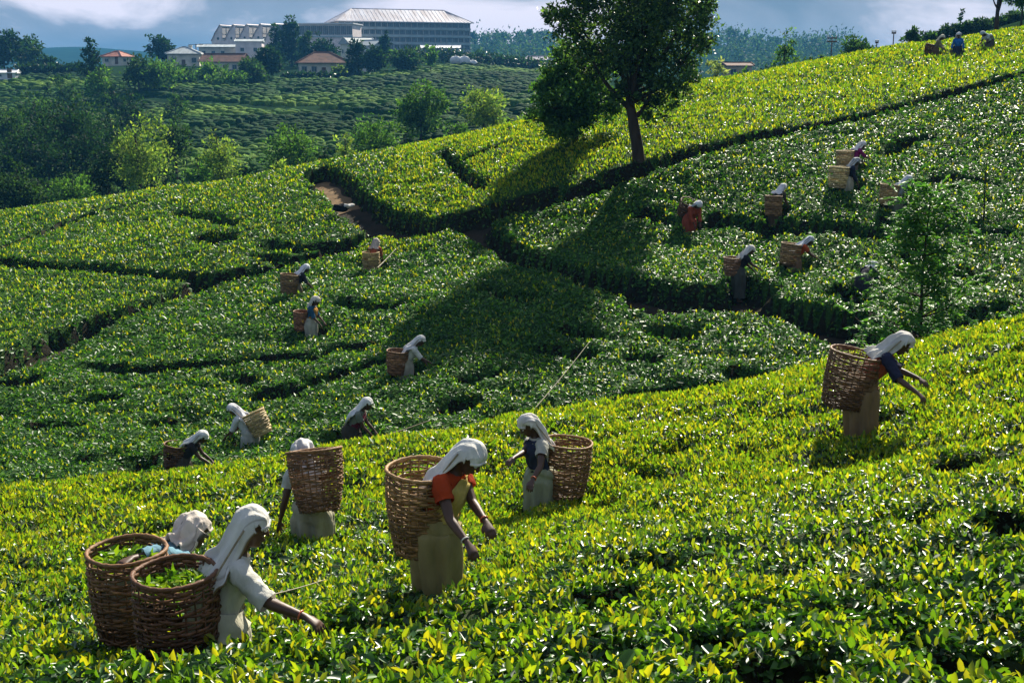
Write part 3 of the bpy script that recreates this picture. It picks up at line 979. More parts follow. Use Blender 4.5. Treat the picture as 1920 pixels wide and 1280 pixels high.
V = 'trees in the valley beyond the tea slope'
far_tree(790, 150, 268, 88, 125, 'round dense dark green tree standing alone in the valley below the long factory', 'mid', n=4200, trunk=.12)
far_tree(908, 150, 250, 100, 120, 'loose light green tree between the round tree and the tall shade tree', 'light', 'plume', n=2400, nl=7)
far_tree(648, 235, 300, 46, 95, 'small yellow-green sapling peeking over the tea crest', 'light', 'plume', n=900, nl=5, trunk=.1)
far_tree(706, 216, 300, 96, 102, 'broad bushy shrub behind the tea crest beside the yellow-green sapling', 'mid', 'plume', n=3600, nl=11, trunk=.05)
far_tree(546, 224, 312, 122, 100, 'wide feathery bush behind the tea crest, left of the bare soil patch', 'mid', 'plume', n=4200, nl=12, trunk=.05)
far_tree(418, 228, 346, 92, 98, 'tall irregular light tree with a leaning top above the tea crest', 'light', 'plume', n=2300, nl=6, trunk=.15, lean=-.08)
far_tree(372, 282, 350, 54, 95, 'small green bush at the foot of the leaning light tree', 'mid', 'plume', n=1200, nl=6, trunk=.05)
far_tree(262, 204, 366, 120, 96, 'large light green feathery tree with bare stems above the left crest', 'light', 'plume', n=3400, nl=9, trunk=.25)
far_tree(232, 250, 366, 90, 101, 'dark tree tucked behind the large light feathery tree', 'deep', n=2600, trunk=.2)
far_tree(140, 312, 392, 92, 94, 'bright green bush cluster over the left tea crest', 'mid', 'plume', n=3200, nl=10, trunk=.05)
far_tree(38, 296, 398, 100, 93, 'bushy dark tree rising at the left edge over the crest', 'dark', n=3000, trunk=.1)
far_tree(205, 330, 382, 54, 90, 'low grey-green shrub between the bright bush and the feathery tree', 'blue', 'plume', n=1200, nl=6, trunk=.05)
far_tree(130, 190, 345, 130, 130, 'broad dark tree with thin crown in the shaded left valley', 'deep', n=3000, trunk=.25)
far_tree(60, 220, 345, 110, 125, 'dark leafy tree in the left valley below the far tea field', 'deep', n=2600, trunk=.1)
far_tree(20, 195, 300, 100, 150, 'dark bush mass at the left edge below the far tea field', 'dark', n=2600, trunk=.08)
far_tree(330, 215, 335, 70, 118, 'dusky green tree behind the gap between the two light trees', 'dark', n=1800, trunk=.2)
far_tree(520, 285, 318, 34, 90, 'little light shrub touching the tea crest under the wide feathery bush', 'light', 'plume', n=700, nl=5, trunk=.05)
far_tree(862, 215, 262, 50, 105, 'low shrub at the crest between round tree and light tree', 'mid', 'plume', n=1000, nl=6, trunk=.05)
far_tree(985, 190, 240, 60, 75, 'pale low shrub at the crest left of the smaller leafy tree', 'light', 'plume', n=1100, nl=6, trunk=.05)
H_ = 'trees on the hill around the houses'
far_tree(178, 80, 170, 46, 235, 'dark pointed tree on the left brow beside the small red roof', 'deep', 'column', n=1500, nl=5, group=H_, trunk=.1)
far_tree(190, 112, 190, 56, 215, 'green bushy tree below the dark pointed tree on the brow', 'mid', 'plume', n=1500, nl=7, group=H_, trunk=.05)
far_tree(262, 105, 175, 64, 235, 'leafy dark tree just right of the small red roof', 'dark', n=1500, group=H_, trunk=.08)
far_tree(305, 72, 118, 52, 330, 'round dark tree on the skyline left of the white hipped house', 'deep', n=1400, group=H_, trunk=.15)
far_tree(300, 110, 170, 90, 240, 'wide green thicket in front of the white hipped house', 'mid', n=2000, group=H_, trunk=.05)
far_tree(345, 122, 165, 50, 255, 'green bush under the white hipped house', 'dark', n=900, group=H_, trunk=.05)
far_tree(548, 38, 118, 42, 345, 'tallest dark cypress-like tree in front of the sawtooth sheds', 'deep', 'column', n=1900, nl=6, group=H_, trunk=.05)
far_tree(520, 50, 116, 32, 350, 'slim dark conifer left of the tallest cypress-like tree', 'deep', 'cone', n=1300, nl=6, group=H_, trunk=.05)
far_tree(602, 66, 112, 56, 340, 'round dark tree between the cypress and the bungalow roof', 'deep', n=1500, group=H_, trunk=.1)
far_tree(574, 60, 112, 32, 338, 'narrow dark tree right behind the tallest cypress-like tree', 'dark', 'column', n=900, nl=4, group=H_, trunk=.1)
far_tree(504, 88, 160, 58, 270, 'large round dark tree left of the bungalow', 'deep', n=2200, group=H_, trunk=.08)
far_tree(475, 112, 168, 56, 262, 'green rounded tree left of the large round dark tree', 'dark', n=1800, group=H_, trunk=.05)
far_tree(430, 136, 172, 70, 255, 'low bush row under the brown-roofed house', 'mid', n=1200, group=H_, trunk=.04)
far_tree(668, 80, 150, 40, 285, 'dark slender tree at the right corner of the bungalow', 'deep', 'column', n=1300, nl=5, group=H_, trunk=.12)
far_tree(704, 88, 152, 52, 282, 'dark round tree right of the bungalow', 'deep', n=1700, group=H_, trunk=.12)
far_tree(722, 64, 115, 26, 350, 'pointed dark conifer before the long factory facade', 'deep', 'cone', n=900, nl=6, group=H_, trunk=.05)
far_tree(762, 94, 162, 62, 280, 'green spreading tree under the right half of the long factory', 'dark', n=2000, group=H_, trunk=.1)
far_tree(808, 88, 158, 24, 275, 'thin sparse sapling on the slope below the factory end', 'mid', 'column', n=420, nl=5, group=H_, trunk=.3)
far_tree(636, 118, 150, 22, 288, 'small garden shrub before the bungalow wall', 'light', n=300, group=H_, trunk=.05)
far_tree(398, 118, 150, 60, 262, 'grey-green hedge bush before the brown-roofed house', 'mid', n=1100, group=H_, trunk=.05)
WOOD = ['at the left edge under the far field', 'second from the left edge', 'under the dark thin-crowned tree', 'left of the large light feathery tree top', 'high up below the pointed brow tree', 'high up near the left edge', 'above the large light feathery tree',
        'lowest at the left edge touching the crest', 'low between left edge and bright green bushes', 'behind the low grey-green shrub', 'low right of the large light feathery tree', 'right of the brow thicket', 'just below the left skyline hedge', 'below the green bushy brow tree', 'left edge halfway up the slope',
        'low left of the wide feathery bush', 'right beside the bare soil patch', 'low left of the round lone tree']
wk = -1
for (u, vt, vb, w, d, g) in ((20,250,345,120,128,'deep'),(95,255,350,120,122,'deep'),(165,235,345,110,126,'deep'),(215,215,330,90,135,'deep'),(150,180,270,90,165,'dark'),(70,170,260,90,170,'dark'),(255,175,250,80,175,'deep'),
                             (10,330,400,90,92,'deep'),(85,335,398,80,96,'deep'),(180,300,385,80,100,'deep'),(300,290,362,70,104,'deep'),(330,175,225,60,190,'dark'),(120,140,190,60,220,'dark'),(215,150,200,50,205,'deep'),(40,180,240,80,180,'deep'),(460,300,335,50,98,'deep'),(610,270,310,50,100,'deep'),(760,240,282,40,104,'deep')):
    wk = (wk + 1)
    far_tree(u, vt, vb, w, d, 'dark bushy tree of the shaded valley wood, ' + WOOD[wk], g, group='shaded wood in the valley', trunk=.03, n=int(w * (vb - vt) * .2))
W_ = 'wooded clump at the left skyline'
far_tree(10, 58, 140, 90, 300, 'tall dark tree at the left edge of the skyline clump', 'deep', n=2400, group=W_, trunk=.05)
far_tree(52, 70, 140, 70, 310, 'dark tree in the middle of the left skyline clump', 'dark', n=1800, group=W_, trunk=.05)
far_tree(86, 108, 140, 36, 305, 'low dark bush at the right end of the left skyline clump', 'deep', n=700, group=W_, trunk=.05)
R_ = 'trees and shrubs beyond the right-hand crest'
far_tree(1345, 104, 150, 40, 110, 'small pale sapling with bright leaves beside the tan house', 'pale', n=340, group=R_, trunk=.35)
far_tree(1470, 64, 140, 46, 105, 'thin light green tree rising from the shrub belt', 'mid', 'column', n=900, nl=6, group=R_, trunk=.1)
far_tree(1602, 64, 118, 72, 115, 'dense dark green bush tree on the right-hand crest', 'dark', 'plume', n=3000, nl=12, group=R_, trunk=.05)
for (u, vt, w, lab) in ((1400,124,60,'low shrub beside the tan house wall'),(1440,112,60,'rounded shrub in the belt left of the thin light tree'),(1505,108,64,'feathery shrub in the belt right of the thin light tree'),(1535,100,46,'last grey-green shrub of the belt beside the utility pole')):
    far_tree(u, vt, 152, w, 108, lab, 'blue' if u > 1430 else 'mid', 'plume', n=1300, nl=8, group=R_, trunk=.04, name='shrub', cat='shrub')
for (u, vt, vb, w, lab) in ((1290,120,185,60,'dark shrub half hidden by the tall shade tree'),(1710,52,80,26,'small dark windswept bush on the upper right skyline')):
    far_tree(u, vt, vb, w, 105, lab, 'dark', n=700, group=R_, trunk=.2, name='shrub', cat='shrub')
far_tree(1868, -60, 62, 60, 70, 'tree with straight dark trunk cut by the top right corner', 'dark', n=2600, group=R_, trunk=.62, tr=.2)
far_tree(1915, -45, 48, 70, 80, 'leafy tree spreading in from the top right edge', 'mid', n=2600, group=R_, trunk=.4)
far_tree(1800, 15, 60, 8, 125, 'thin bare snag on the upper right skyline', 'dark', 'column', n=60, nl=4, group=R_, trunk=.4)
k = 0
for (u, vt, vb, w) in ((1745,58,76,40),(1775,46,70,46),(1805,44,66,44),(1835,36,62,46),(1870,38,58,50),(1905,26,52,50),(1725,64,80,26)):
    far_tree(u, vt, vb + 22, w, 118, ['scrub bush with rounded top on the far right hillside', 'scrub bush on the far right hillside near the ridge pickers', 'dusky scrub bush under the snag', 'broad scrub bush between the snag and the straight trunk', 'scrub bush behind the straight dark trunk', 'scrub bush at the right edge of the frame', 'lowest scrub bush of the far right hillside'][k], 'blue' if k % 2 else 'dark', n=900, group=R_, trunk=.03, name='shrub', cat='shrub')
    k += 1
def far_wood(label, lo, hi, vt, n):
    lob = []
    for u in np.arange(lo, hi, 6.0):
        p = pw(u + random.uniform(-3, 3), vt, random.uniform(800, 900))
        z = gz_at(p)
        r = random.uniform(5, 11)
        lob.append((p[0], p[1], z + r * .45, r, r, r * random.uniform(.6, 1.0)))
    for u in np.arange(lo, hi, 4.0):
        d = random.uniform(560, 820)
        p = pw(u, vt, d); z = gz_at(p); r = random.uniform(3, 7)
        lob.append((p[0], p[1], z + r * .4, r, r, r * .8))
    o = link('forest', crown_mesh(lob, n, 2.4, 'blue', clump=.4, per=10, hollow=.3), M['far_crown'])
    tag(o, label, 'forest', 'wooded far ridges', 'stuff')
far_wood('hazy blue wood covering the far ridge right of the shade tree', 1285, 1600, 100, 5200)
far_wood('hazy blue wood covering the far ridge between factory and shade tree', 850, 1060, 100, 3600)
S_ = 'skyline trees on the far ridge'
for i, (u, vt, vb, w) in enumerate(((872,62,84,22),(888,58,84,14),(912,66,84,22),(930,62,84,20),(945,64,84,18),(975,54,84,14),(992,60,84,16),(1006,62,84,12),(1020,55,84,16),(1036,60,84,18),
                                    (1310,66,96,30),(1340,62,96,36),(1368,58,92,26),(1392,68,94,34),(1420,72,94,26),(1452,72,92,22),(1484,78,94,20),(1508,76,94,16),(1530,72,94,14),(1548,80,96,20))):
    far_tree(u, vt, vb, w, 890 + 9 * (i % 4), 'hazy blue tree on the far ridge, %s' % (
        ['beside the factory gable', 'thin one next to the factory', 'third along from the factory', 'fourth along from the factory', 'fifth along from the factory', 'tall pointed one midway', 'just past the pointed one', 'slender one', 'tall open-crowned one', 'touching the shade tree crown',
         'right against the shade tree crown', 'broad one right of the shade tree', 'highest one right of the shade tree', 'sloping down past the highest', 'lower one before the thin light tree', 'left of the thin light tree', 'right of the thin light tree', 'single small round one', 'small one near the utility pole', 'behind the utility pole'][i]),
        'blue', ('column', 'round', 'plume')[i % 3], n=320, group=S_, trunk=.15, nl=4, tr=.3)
# ================================================================== TEA ON THE OPPOSITE HILL (mounded bushes along the contours)
def far_tea():
    xs, ys = [], []
    y = 96.0
    while y < 345:
        dy = .95 + y * .0022
        hw = .47 * y + 6
        dx = 1.15 + y * .0016
        x = np.arange(-hw, hw * .75, dx)
        x = x + rng.uniform(-.35, .35, len(x)) * dx
        yy = y + rng.uniform(-.35, .35, len(x)) * dy + np.sin(x * .07 + y * .03) * 4.0 + x * .22
        xs.append(x); ys.append(yy)
        y += dy
    x, y = np.concatenate(xs), np.concatenate(ys)
    z = ground_z(x, y)
    u, v, d = project(np.stack([x, y, z + .6], 1))
    crest = np.interp(u, [-200, 0, 300, 600, 1000, 1290, 1640, 1920], [415, 392, 352, 303, 228, 155, 90, 50])
    top = np.interp(u, [-200, 0, 150, 300, 420, 520, 660, 760, 870, 1010, 1100], [142, 142, 136, 150, 158, 146, 146, 128, 118, 132, 150])
    ok = (v < crest + 8) & (v > top) & (u > -220) & (u < 1130)
    # farm tracks cut along the hill and ragged gaps
    tr = np.abs(v - np.interp(u, [0, 280, 420, 620, 760], [215, 183, 192, 206, 214])) < 6
    tr |= np.abs(v - np.interp(u, [0, 300, 500, 700], [300, 262, 250, 262])) < 3
    gap = (vnoise(x * .09, y * .22 + x * .05, 13) > .80) | (vnoise(x * .35 + 9, y * .5, 19) > .78)
    ok &= ~tr & ~gap
    x, y, z = x[ok], y[ok], z[ok]
    n = len(x)
    print('FAR TEA', n)
    seg = 6
    ph = np.arange(seg) / seg * 2 * math.pi
    rx = rng.uniform(.6, 1.35, n) * (1 + y * .0018)
    ry = rng.uniform(.42, .62, n) * (1 + y * .0018)
    hh = rng.uniform(.45, 1.15, n)
    rot = rng.normal(.35, .5, n)
    V = np.empty((n, seg * 2 + 1, 3))
    for k, (fr, fz) in enumerate(((1.0, -.15), (.86, .72))):
        a = ph[None] + rng.uniform(-.25, .25, (n, seg))
        jr = fr * rng.uniform(.8, 1.15, (n, seg))
        lx, ly = np.cos(a) * rx[:, None] * jr, np.sin(a) * ry[:, None] * jr
        V[:, k * seg:(k + 1) * seg, 0] = x[:, None] + lx * np.cos(rot)[:, None] - ly * np.sin(rot)[:, None]
        V[:, k * seg:(k + 1) * seg, 1] = y[:, None] + lx * np.sin(rot)[:, None] + ly * np.cos(rot)[:, None]
        V[:, k * seg:(k + 1) * seg, 2] = z[:, None] + hh[:, None] * fz * rng.uniform(.85, 1.1, (n, seg))
    V[:, -1, 0], V[:, -1, 1], V[:, -1, 2] = x, y, z + hh
    T = []
    for j in range(seg):
        k = (j + 1) % seg
        T += [(j, k, seg + k), (j, seg + k, seg + j), (seg + j, seg + k, 2 * seg)]
    T = (np.arange(n)[:, None, None] * (2 * seg + 1) + np.array(T)[None]).reshape(-1, 3)
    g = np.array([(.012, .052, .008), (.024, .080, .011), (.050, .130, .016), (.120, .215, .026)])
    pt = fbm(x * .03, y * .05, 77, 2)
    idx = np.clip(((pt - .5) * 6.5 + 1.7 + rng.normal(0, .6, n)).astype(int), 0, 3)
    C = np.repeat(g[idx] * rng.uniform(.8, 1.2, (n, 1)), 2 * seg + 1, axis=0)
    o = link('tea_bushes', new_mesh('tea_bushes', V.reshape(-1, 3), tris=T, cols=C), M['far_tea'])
    tag(o, 'distant rows of mounded tea bushes on the opposite hillside below the houses', 'tea bushes', 'fields of clipped tea bushes', 'stuff')
far_tea()

# ================================================================== BUILDINGS
M['pink_wall'] = make_mat('pink_wall', (.82, .71, .69), .85, .2, var=.22, scale=.6, bump=.1, bscale=3)
M['cream_wall'] = make_mat('cream_wall', (.70, .65, .53), .85, .2, var=.25, scale=.7, bump=.1, bscale=3)
M['tan_wall'] = make_mat('tan_wall', (.50, .38, .26), .85, .2, var=.25, scale=.7, bump=.1, bscale=3)
M['grey_wall'] = make_mat('grey_wall', (.34, .37, .37), .85, .2, var=.25, scale=.5, bump=.1, bscale=3)
M['ledge'] = make_mat('ledge', (.36, .45, .47), .7, .3, var=.2, scale=.5, bump=.05, bscale=3)
M['metal_roof'] = make_mat('metal_roof', (.50, .50, .55), .45, .5, metal=.3, var=.35, scale=.22, bump=.3, bscale=1.5, stretch=(2.5, .2, 1), color2=(.33, .27, .27))
M['grey_roof'] = make_mat('grey_roof', (.36, .40, .41), .6, .4, var=.35, scale=.5, bump=.3, bscale=2, stretch=(2, .3, 1))
M['tile_roof'] = make_mat('tile_roof', (.17, .085, .058), .85, .2, var=.45, scale=.8, bump=.5, bscale=5, color2=(.09, .05, .036), bdist=.1)
M['red_roof'] = make_mat('red_roof', (.42, .17, .12), .8, .2, var=.4, scale=.8, bump=.4, bscale=5, bdist=.1)
M['white_trim'] = make_mat('white_trim', (.72, .72, .74), .6, .3, var=.12, scale=1.5, bump=.05, bscale=6)
M['frame'] = make_mat('frame', (.30, .36, .36), .6, .3, var=.2, scale=2, bump=0)
M['glass'] = make_mat('glass', (.035, .060, .065), .12, .6, var=.4, scale=.7, bump=0)
M['wood'] = make_mat('wood', (.16, .10, .06), .85, .2, var=.4, scale=3, bump=.4, bscale=12, stretch=(1, 1, .2))
M['tank'] = make_mat('tank', (.62, .64, .66), .5, .4, var=.2, scale=1.5, bump=.05, bscale=5)
M['hedge'] = make_mat('hedge', (.022, .04, .022), .95, .1, var=.5, scale=1.2, bump=.8, bscale=3, bdist=.2)

def wall_prism(name, poly, z0, z1, mat, parent):
    mb = MB()
    n = len(poly)
    mb.add([(x, y, z0) for x, y in poly] + [(x, y, z1) for x, y in poly],
           [(i, (i + 1) % n, n + (i + 1) % n, n + i) for i in range(n)] + [tuple(range(n, 2 * n))])
    return mb.build(name, mat, parent)

_wcache = {}
def window(parent, x, y, z, w, h, face, bars=1):
    """face: direction of the outward normal in the building's own axes, degrees"""
    key = (round(w, 2), round(h, 2), bars)
    if key not in _wcache:
        a = MB(); t = .09
        a.box((0, -.05, h / 2 - t / 2), (w, .12, t)); a.box((0, -.05, -h / 2 + t / 2), (w, .16, t))
        a.box((-w / 2 + t / 2, -.05, 0), (t, .12, h - 2 * t)); a.box((w / 2 - t / 2, -.05, 0), (t, .12, h - 2 * t))
        for b in range(bars):
            a.box((-w / 2 + w * (b + 1) / (bars + 1), -.04, 0), (.07, .08, h - 2 * t))
        g = MB(); g.box((0, -.015, 0), (w - 2 * t, .03, h - 2 * t))
        fm, gm = a.mesh('window'), g.mesh('pane')
        fm.materials.append(M['frame']); gm.materials.append(M['glass'])
        _wcache[key] = (fm, gm)
    fm, gm = _wcache[key]
    o = link('window', fm, None, parent, (x, y, z), (0, 0, math.radians(face + 90)))
    link('pane', gm, None, o)
    return o

def hip_roof(name, L, W, z, rh, over, mat, parent, cx=0, cy=0, ridge_frac=None, gable=False):
    l, w = L / 2 + over, W / 2 + over
    r = l - w if ridge_frac is None else l * ridge_frac
    if gable: r = l
    r = max(r, .01)
    mb = MB()
    t = .14
    top = [(cx - l, cy - w, z), (cx + l, cy - w, z), (cx + l, cy + w, z), (cx - l, cy + w, z), (cx - r, cy, z + rh), (cx + r, cy, z + rh)]
    bot = [(p[0], p[1], p[2] - t) for p in top[:4]]
    mb.add(top + bot, [(0, 1, 5, 4), (2, 3, 4, 5), (1, 2, 5), (3, 0, 4), (6, 7, 1, 0), (7, 8, 2, 1), (8, 9, 3, 2), (9, 6, 0, 3), (9, 8, 7, 6)])
    o = mb.build(name, mat, parent)
    c = MB()
    for a, b in ((4, 5), (0, 4), (3, 4), (1, 5), (2, 5)):
        pa, pb = np.array(top[a]), np.array(top[b])
        if np.linalg.norm(pa - pb) > .3:
            c.tube([pa + [0, 0, .06], pb + [0, 0, .06]], [.12, .12], 6)
    c.build('ridge_cap', mat, o)
    return o

def house(label, u, vb, d, yaw, L, W, H, rh, wall, roof, over=.6, nw=4, gable=False, ridge_frac=None, door=True, chimney=False, cat='house', name='house', nside=2):
    p = pw(u, vb, d)
    z = p[2]
    gz = gz_at(p)
    o = thing(name, label, cat, (p[0], p[1], z), math.radians(yaw))
    poly = [(-L / 2, -W / 2), (L / 2, -W / 2), (L / 2, W / 2), (-L / 2, W / 2)]
    wl_ = wall_prism('wall', poly, min(0, gz - z) - .6, H, M[wall], o)
    if gable:
        for s in (-1, 1):
            mb = MB()
            x, x2 = s * (L / 2 - .02), s * (L / 2 - .22)
            mb.add([(x, -W / 2, H), (x, W / 2, H), (x, 0, H + rh - .15), (x2, -W / 2, H), (x2, W / 2, H), (x2, 0, H + rh - .15)],
                   [(0, 1, 2), (5, 4, 3), (0, 3, 4, 1), (1, 4, 5, 2), (2, 5, 3, 0)])
            mb.build('gable_wall', M[wall], o)
    hip_roof('roof', L, W, H + .12, rh, over, M[roof], o, gable=gable, ridge_frac=ridge_frac)
    wz = H * .55
    for i in range(nw):
        x = -L / 2 + L * (i + .5) / nw
        if door and i == nw // 2:
            m = MB(); m.box((0, -.03, 0), (1.0, .08, 2.1))
            link('door', m.mesh('door'), M['wood'], o, (x, -W / 2, 1.06))
        else:
            window(o, x, -W / 2, wz, min(1.3, L / nw * .55), min(1.3, H * .45), -90)
    for i in range(nside):
        y = -W / 2 + W * (i + .5) / nside
        window(o, -L / 2, y, wz, 1.1, min(1.2, H * .42), 180)
        window(o, L / 2, y, wz, 1.1, min(1.2, H * .42), 0)
    if chimney:
        m = MB(); m.box((L * .18, .6, H + rh * .8), (.9, .9, rh * .9)); m.box((L * .18, .6, H + rh * 1.27), (1.15, 1.15, .16))
        m.build('chimney', M[wall], o)
    return o

# ---- the long four-storey factory
def factory():
    d = 478.0
    c = pw(636, 99, d)
    o = thing('factory_building', 'long four-storey grey factory with pale hipped metal roof on the hilltop', 'factory', c, math.radians(20))
    L, W, H = 56.0, 22.0, 12.2
    wall_prism('wall', [(0, 0), (L, 0), (L, W), (0, W)], -6, H, M['grey_wall'], o)
    # pale end wall of the storeys' stair bay
    mb = MB(); mb.box((-.12, 5.0, 5.6), (.25, 9.6, 13)); mb.build('end_panel', M['cream_wall'], o)
    for k in range(4):
        z = 1.0 + 2.95 * k
        mb = MB(); mb.box((L / 2, -.35, z - .05), (L + .5, .7, .75)); mb.build('ledge', M['ledge'], o)
        for i in range(22):
            window(o, 1.4 + i * (L - 2.8) / 21, 0, z + 1.45, 2.1, 1.75, -90, 2)
        for i in range(4):
            if k > 0: window(o, 0, 12 + i * 2.6, z + 1.45, 1.7, 1.6, 180, 1)
    for i in range(12):
        mb = MB(); mb.box((i * L / 11 * .998 + .05, -.2, H / 2), (.35, .38, H - .1)); mb.build('pilaster', M['grey_wall'], o)
    r = hip_roof('roof', L, W, H + .25, 5.6, 1.4, M['metal_roof'], o, L / 2, W / 2, ridge_frac=(L / 2 - 8) / (L / 2 + 1.4))
    mb = MB()
    for i in range(36):      # standing seams
        x = -1 + (L + 2) * i / 35
        xr = min(max(x, 8), L - 8)
        mb.tube([(x, -1.38, H + .30), (xr, W / 2, H + 5.9)], [.06, .06], 4)
    tag(mb.build('seams', M['metal_roof'], r), kind='stuff')
    mb = MB(); mb.box((L / 2, -1.42, H + .2), (L + 2.9, .08, .34)); mb.box((-1.42, W / 2, H + .2), (.08, W + 2.7, .34)); mb.build('gutter', M['white_trim'], r)
factory()

# ---- sawtooth withering sheds
def sawtooth():
    d = 468.0
    c = pw(398, 99, d)
    o = thing('sawtooth_sheds', 'pinkish factory sheds with a row of sawtooth roofs left of the long factory', 'factory', c, math.radians(-27))
    # own axes: x along the row of teeth (towards the camera and right), y along each ridge (away and right)
    tw, n, Ly, zv, zp = 6.7, 5, 26.0, 4.4, 10.6
    wall_prism('wall', [(0, 0), (tw * n, 0), (tw * n, Ly), (0, Ly)], -7, zv, M['pink_wall'], o)
    for k in range(n):
        x0, x1 = k * tw, (k + 1) * tw
        prof = [(x0 + .02, zv), (x0 + .25 * tw, zv + (zp - zv) * .42), (x0 + .62 * tw, zv + (zp - zv) * .9), (x0 + .72 * tw, zp), (x0 + .80 * tw, zp - .35), (x0 + .80 * tw, zv)]
        np_ = len(prof)
        for yy in (0.0, Ly - .25):
            mb = MB()
            mb.add([(a, yy, b) for a, b in prof] + [(a, yy + .25, b) for a, b in prof],
                   [tuple(range(np_)), tuple(range(2 * np_ - 1, np_ - 1, -1))] + [(i, np_ + i, np_ + (i + 1) % np_, (i + 1) % np_) for i in range(np_)])
            mb.build('gable_wall', M['pink_wall'], o)
        mb = MB()
        rp = prof[:5]
        for a, b in zip(rp[:-1], rp[1:]):
            mb.add([(a[0] - .1, -.45, a[1] + .14), (b[0] + .1, -.45, b[1] + .14), (b[0] + .1, Ly + .4, b[1] + .14), (a[0] - .1, Ly + .4, a[1] + .14),
                    (a[0] - .1, -.45, a[1] + .01), (b[0] + .1, -.45, b[1] + .01), (b[0] + .1, Ly + .4, b[1] + .01), (a[0] - .1, Ly + .4, a[1] + .01)],
                   [(0, 1, 2, 3), (7, 6, 5, 4), (0, 4, 5, 1), (3, 2, 6, 7), (1, 5, 6, 2), (0, 3, 7, 4)])
        r = mb.build('roof', M['metal_roof'], o)
        xg = x0 + .80 * tw + .03
        for j in range(10):
            window(o, xg, Ly * (j + .5) / 10, zv + (zp - zv) * .50, Ly / 10 - .25, (zp - zv) * .62, 0, 3)
        mb = MB(); mb.box((xg - .1, Ly / 2, zv + .4), (.3, Ly, .8)); mb.box((xg - .1, Ly / 2, zp - .55), (.3, Ly, .5)); mb.build('sill', M['ledge'], o)
        mb = MB(); mb.tube([(x0 + .5 * tw, -.06, zv + 1.0), (x0 + .5 * tw, .02, zv + 1.0)], [.55, .55], 10); mb.build('vent', M['glass'], o)
        mb = MB(); mb.box(((x0 + .8 * tw + x1) / 2, Ly / 2, zv + .06), (tw * .2 - .1, Ly, .12)); mb.build('valley_gutter', M['grey_roof'], o)
sawtooth()

def glazed_shed():
    p = pw(612, 99, 452)
    o = thing('glazed_shed', 'long flat-roofed shed with a band of dark glass between sawtooth roofs and factory', 'factory', p, math.radians(-7))
    L, W, H = 21.0, 14.0, 10.6
    wall_prism('wall', [(-L / 2, 0), (L / 2, 0), (L / 2, W), (-L / 2, W)], -6, H, M['pink_wall'], o)
    for i in range(9):
        window(o, -L / 2 + L * (i + .5) / 9, 0, H - 2.3, L / 9 - .12, 3.4, -90, 2)
    mb = MB(); mb.box((0, W / 2 - .2, H + .2), (L + 1.2, W + 1.4, .4)); mb.build('roof', M['white_trim'], o)
    mb = MB(); mb.box((0, -.25, H - 4.6), (L + .3, .5, .6)); mb.build('ledge', M['ledge'], o)
glazed_shed()
house('long low white shed with lean-to metal roof in front of the sawtooth sheds', 430, 112, 425, 6, 20, 8, 4.2, 1.0, 'cream_wall', 'grey_roof', .7, 6, gable=True, cat='shed', name='shed')
house('pink-walled annex below the sawtooth gables with grey roof', 470, 112, 415, 6, 9, 9, 6.0, .9, 'pink_wall', 'grey_roof', .4, 2, gable=True, cat='shed', name='shed', door=False)
house('cream bungalow with brown hipped tile roof among dark trees', 606, 143, 296, 12, 12.0, 8.5, 3.1, 2.7, 'cream_wall', 'tile_roof', .8, 5)
house('brown-roofed cottage below the sheds, half hidden by bushes', 424, 137, 322, -10, 11.0, 7.5, 2.8, 2.2, 'cream_wall', 'tile_roof', .6, 4, gable=True)
house('white house with pale grey hipped roof left of the sheds', 348, 127, 330, 8, 8.6, 7.5, 3.6, 1.9, 'cream_wall', 'grey_roof', .6, 3, chimney=True)
house('small house with red roof on the left brow', 222, 121, 330, -20, 6.5, 5.5, 2.0, 1.5, 'cream_wall', 'red_roof', .5, 2)
house('tall narrow pale house with grey gable roof behind the bungalow', 672, 114, 385, 30, 9, 8, 5.2, 2.0, 'cream_wall', 'grey_roof', .5, 2, gable=True)
house('pale gabled outbuilding right of the narrow pale house', 700, 112, 380, -35, 7, 6.5, 4.2, 1.8, 'white_trim', 'grey_roof', .4, 2, gable=True)
house('small white cottage wing at the right of the bungalow under dark trees', 684, 142, 300, 5, 5.0, 5, 2.2, 1.3, 'white_trim', 'tile_roof', .4, 2)
house('low pale shelter roof at the foot of the long factory', 826, 100, 440, 4, 13, 6, 1.7, 1.0, 'grey_wall', 'white_trim', 1.0, 4, gable=True, cat='shelter', name='shelter', door=False)
house('tiny shed with pale roof left of the tall shade tree', 1012, 124, 330, -25, 6, 4, 1.6, 1.0, 'tan_wall', 'metal_roof', .6, 2, gable=True, cat='shed', name='shed')
house('tan-walled house with grey roof beyond the crest right of the shade tree', 1380, 148, 240, 6, 5.2, 4.5, 2.5, .6, 'tan_wall', 'tile_roof', .4, 2, gable=True, door=False)
house('white flat-roofed hut at the left edge of the far tea field', 12, 147, 262, 10, 4.6, 3.5, 1.1, .55, 'white_trim', 'white_trim', .4, 2, gable=True, cat='hut', name='hut')

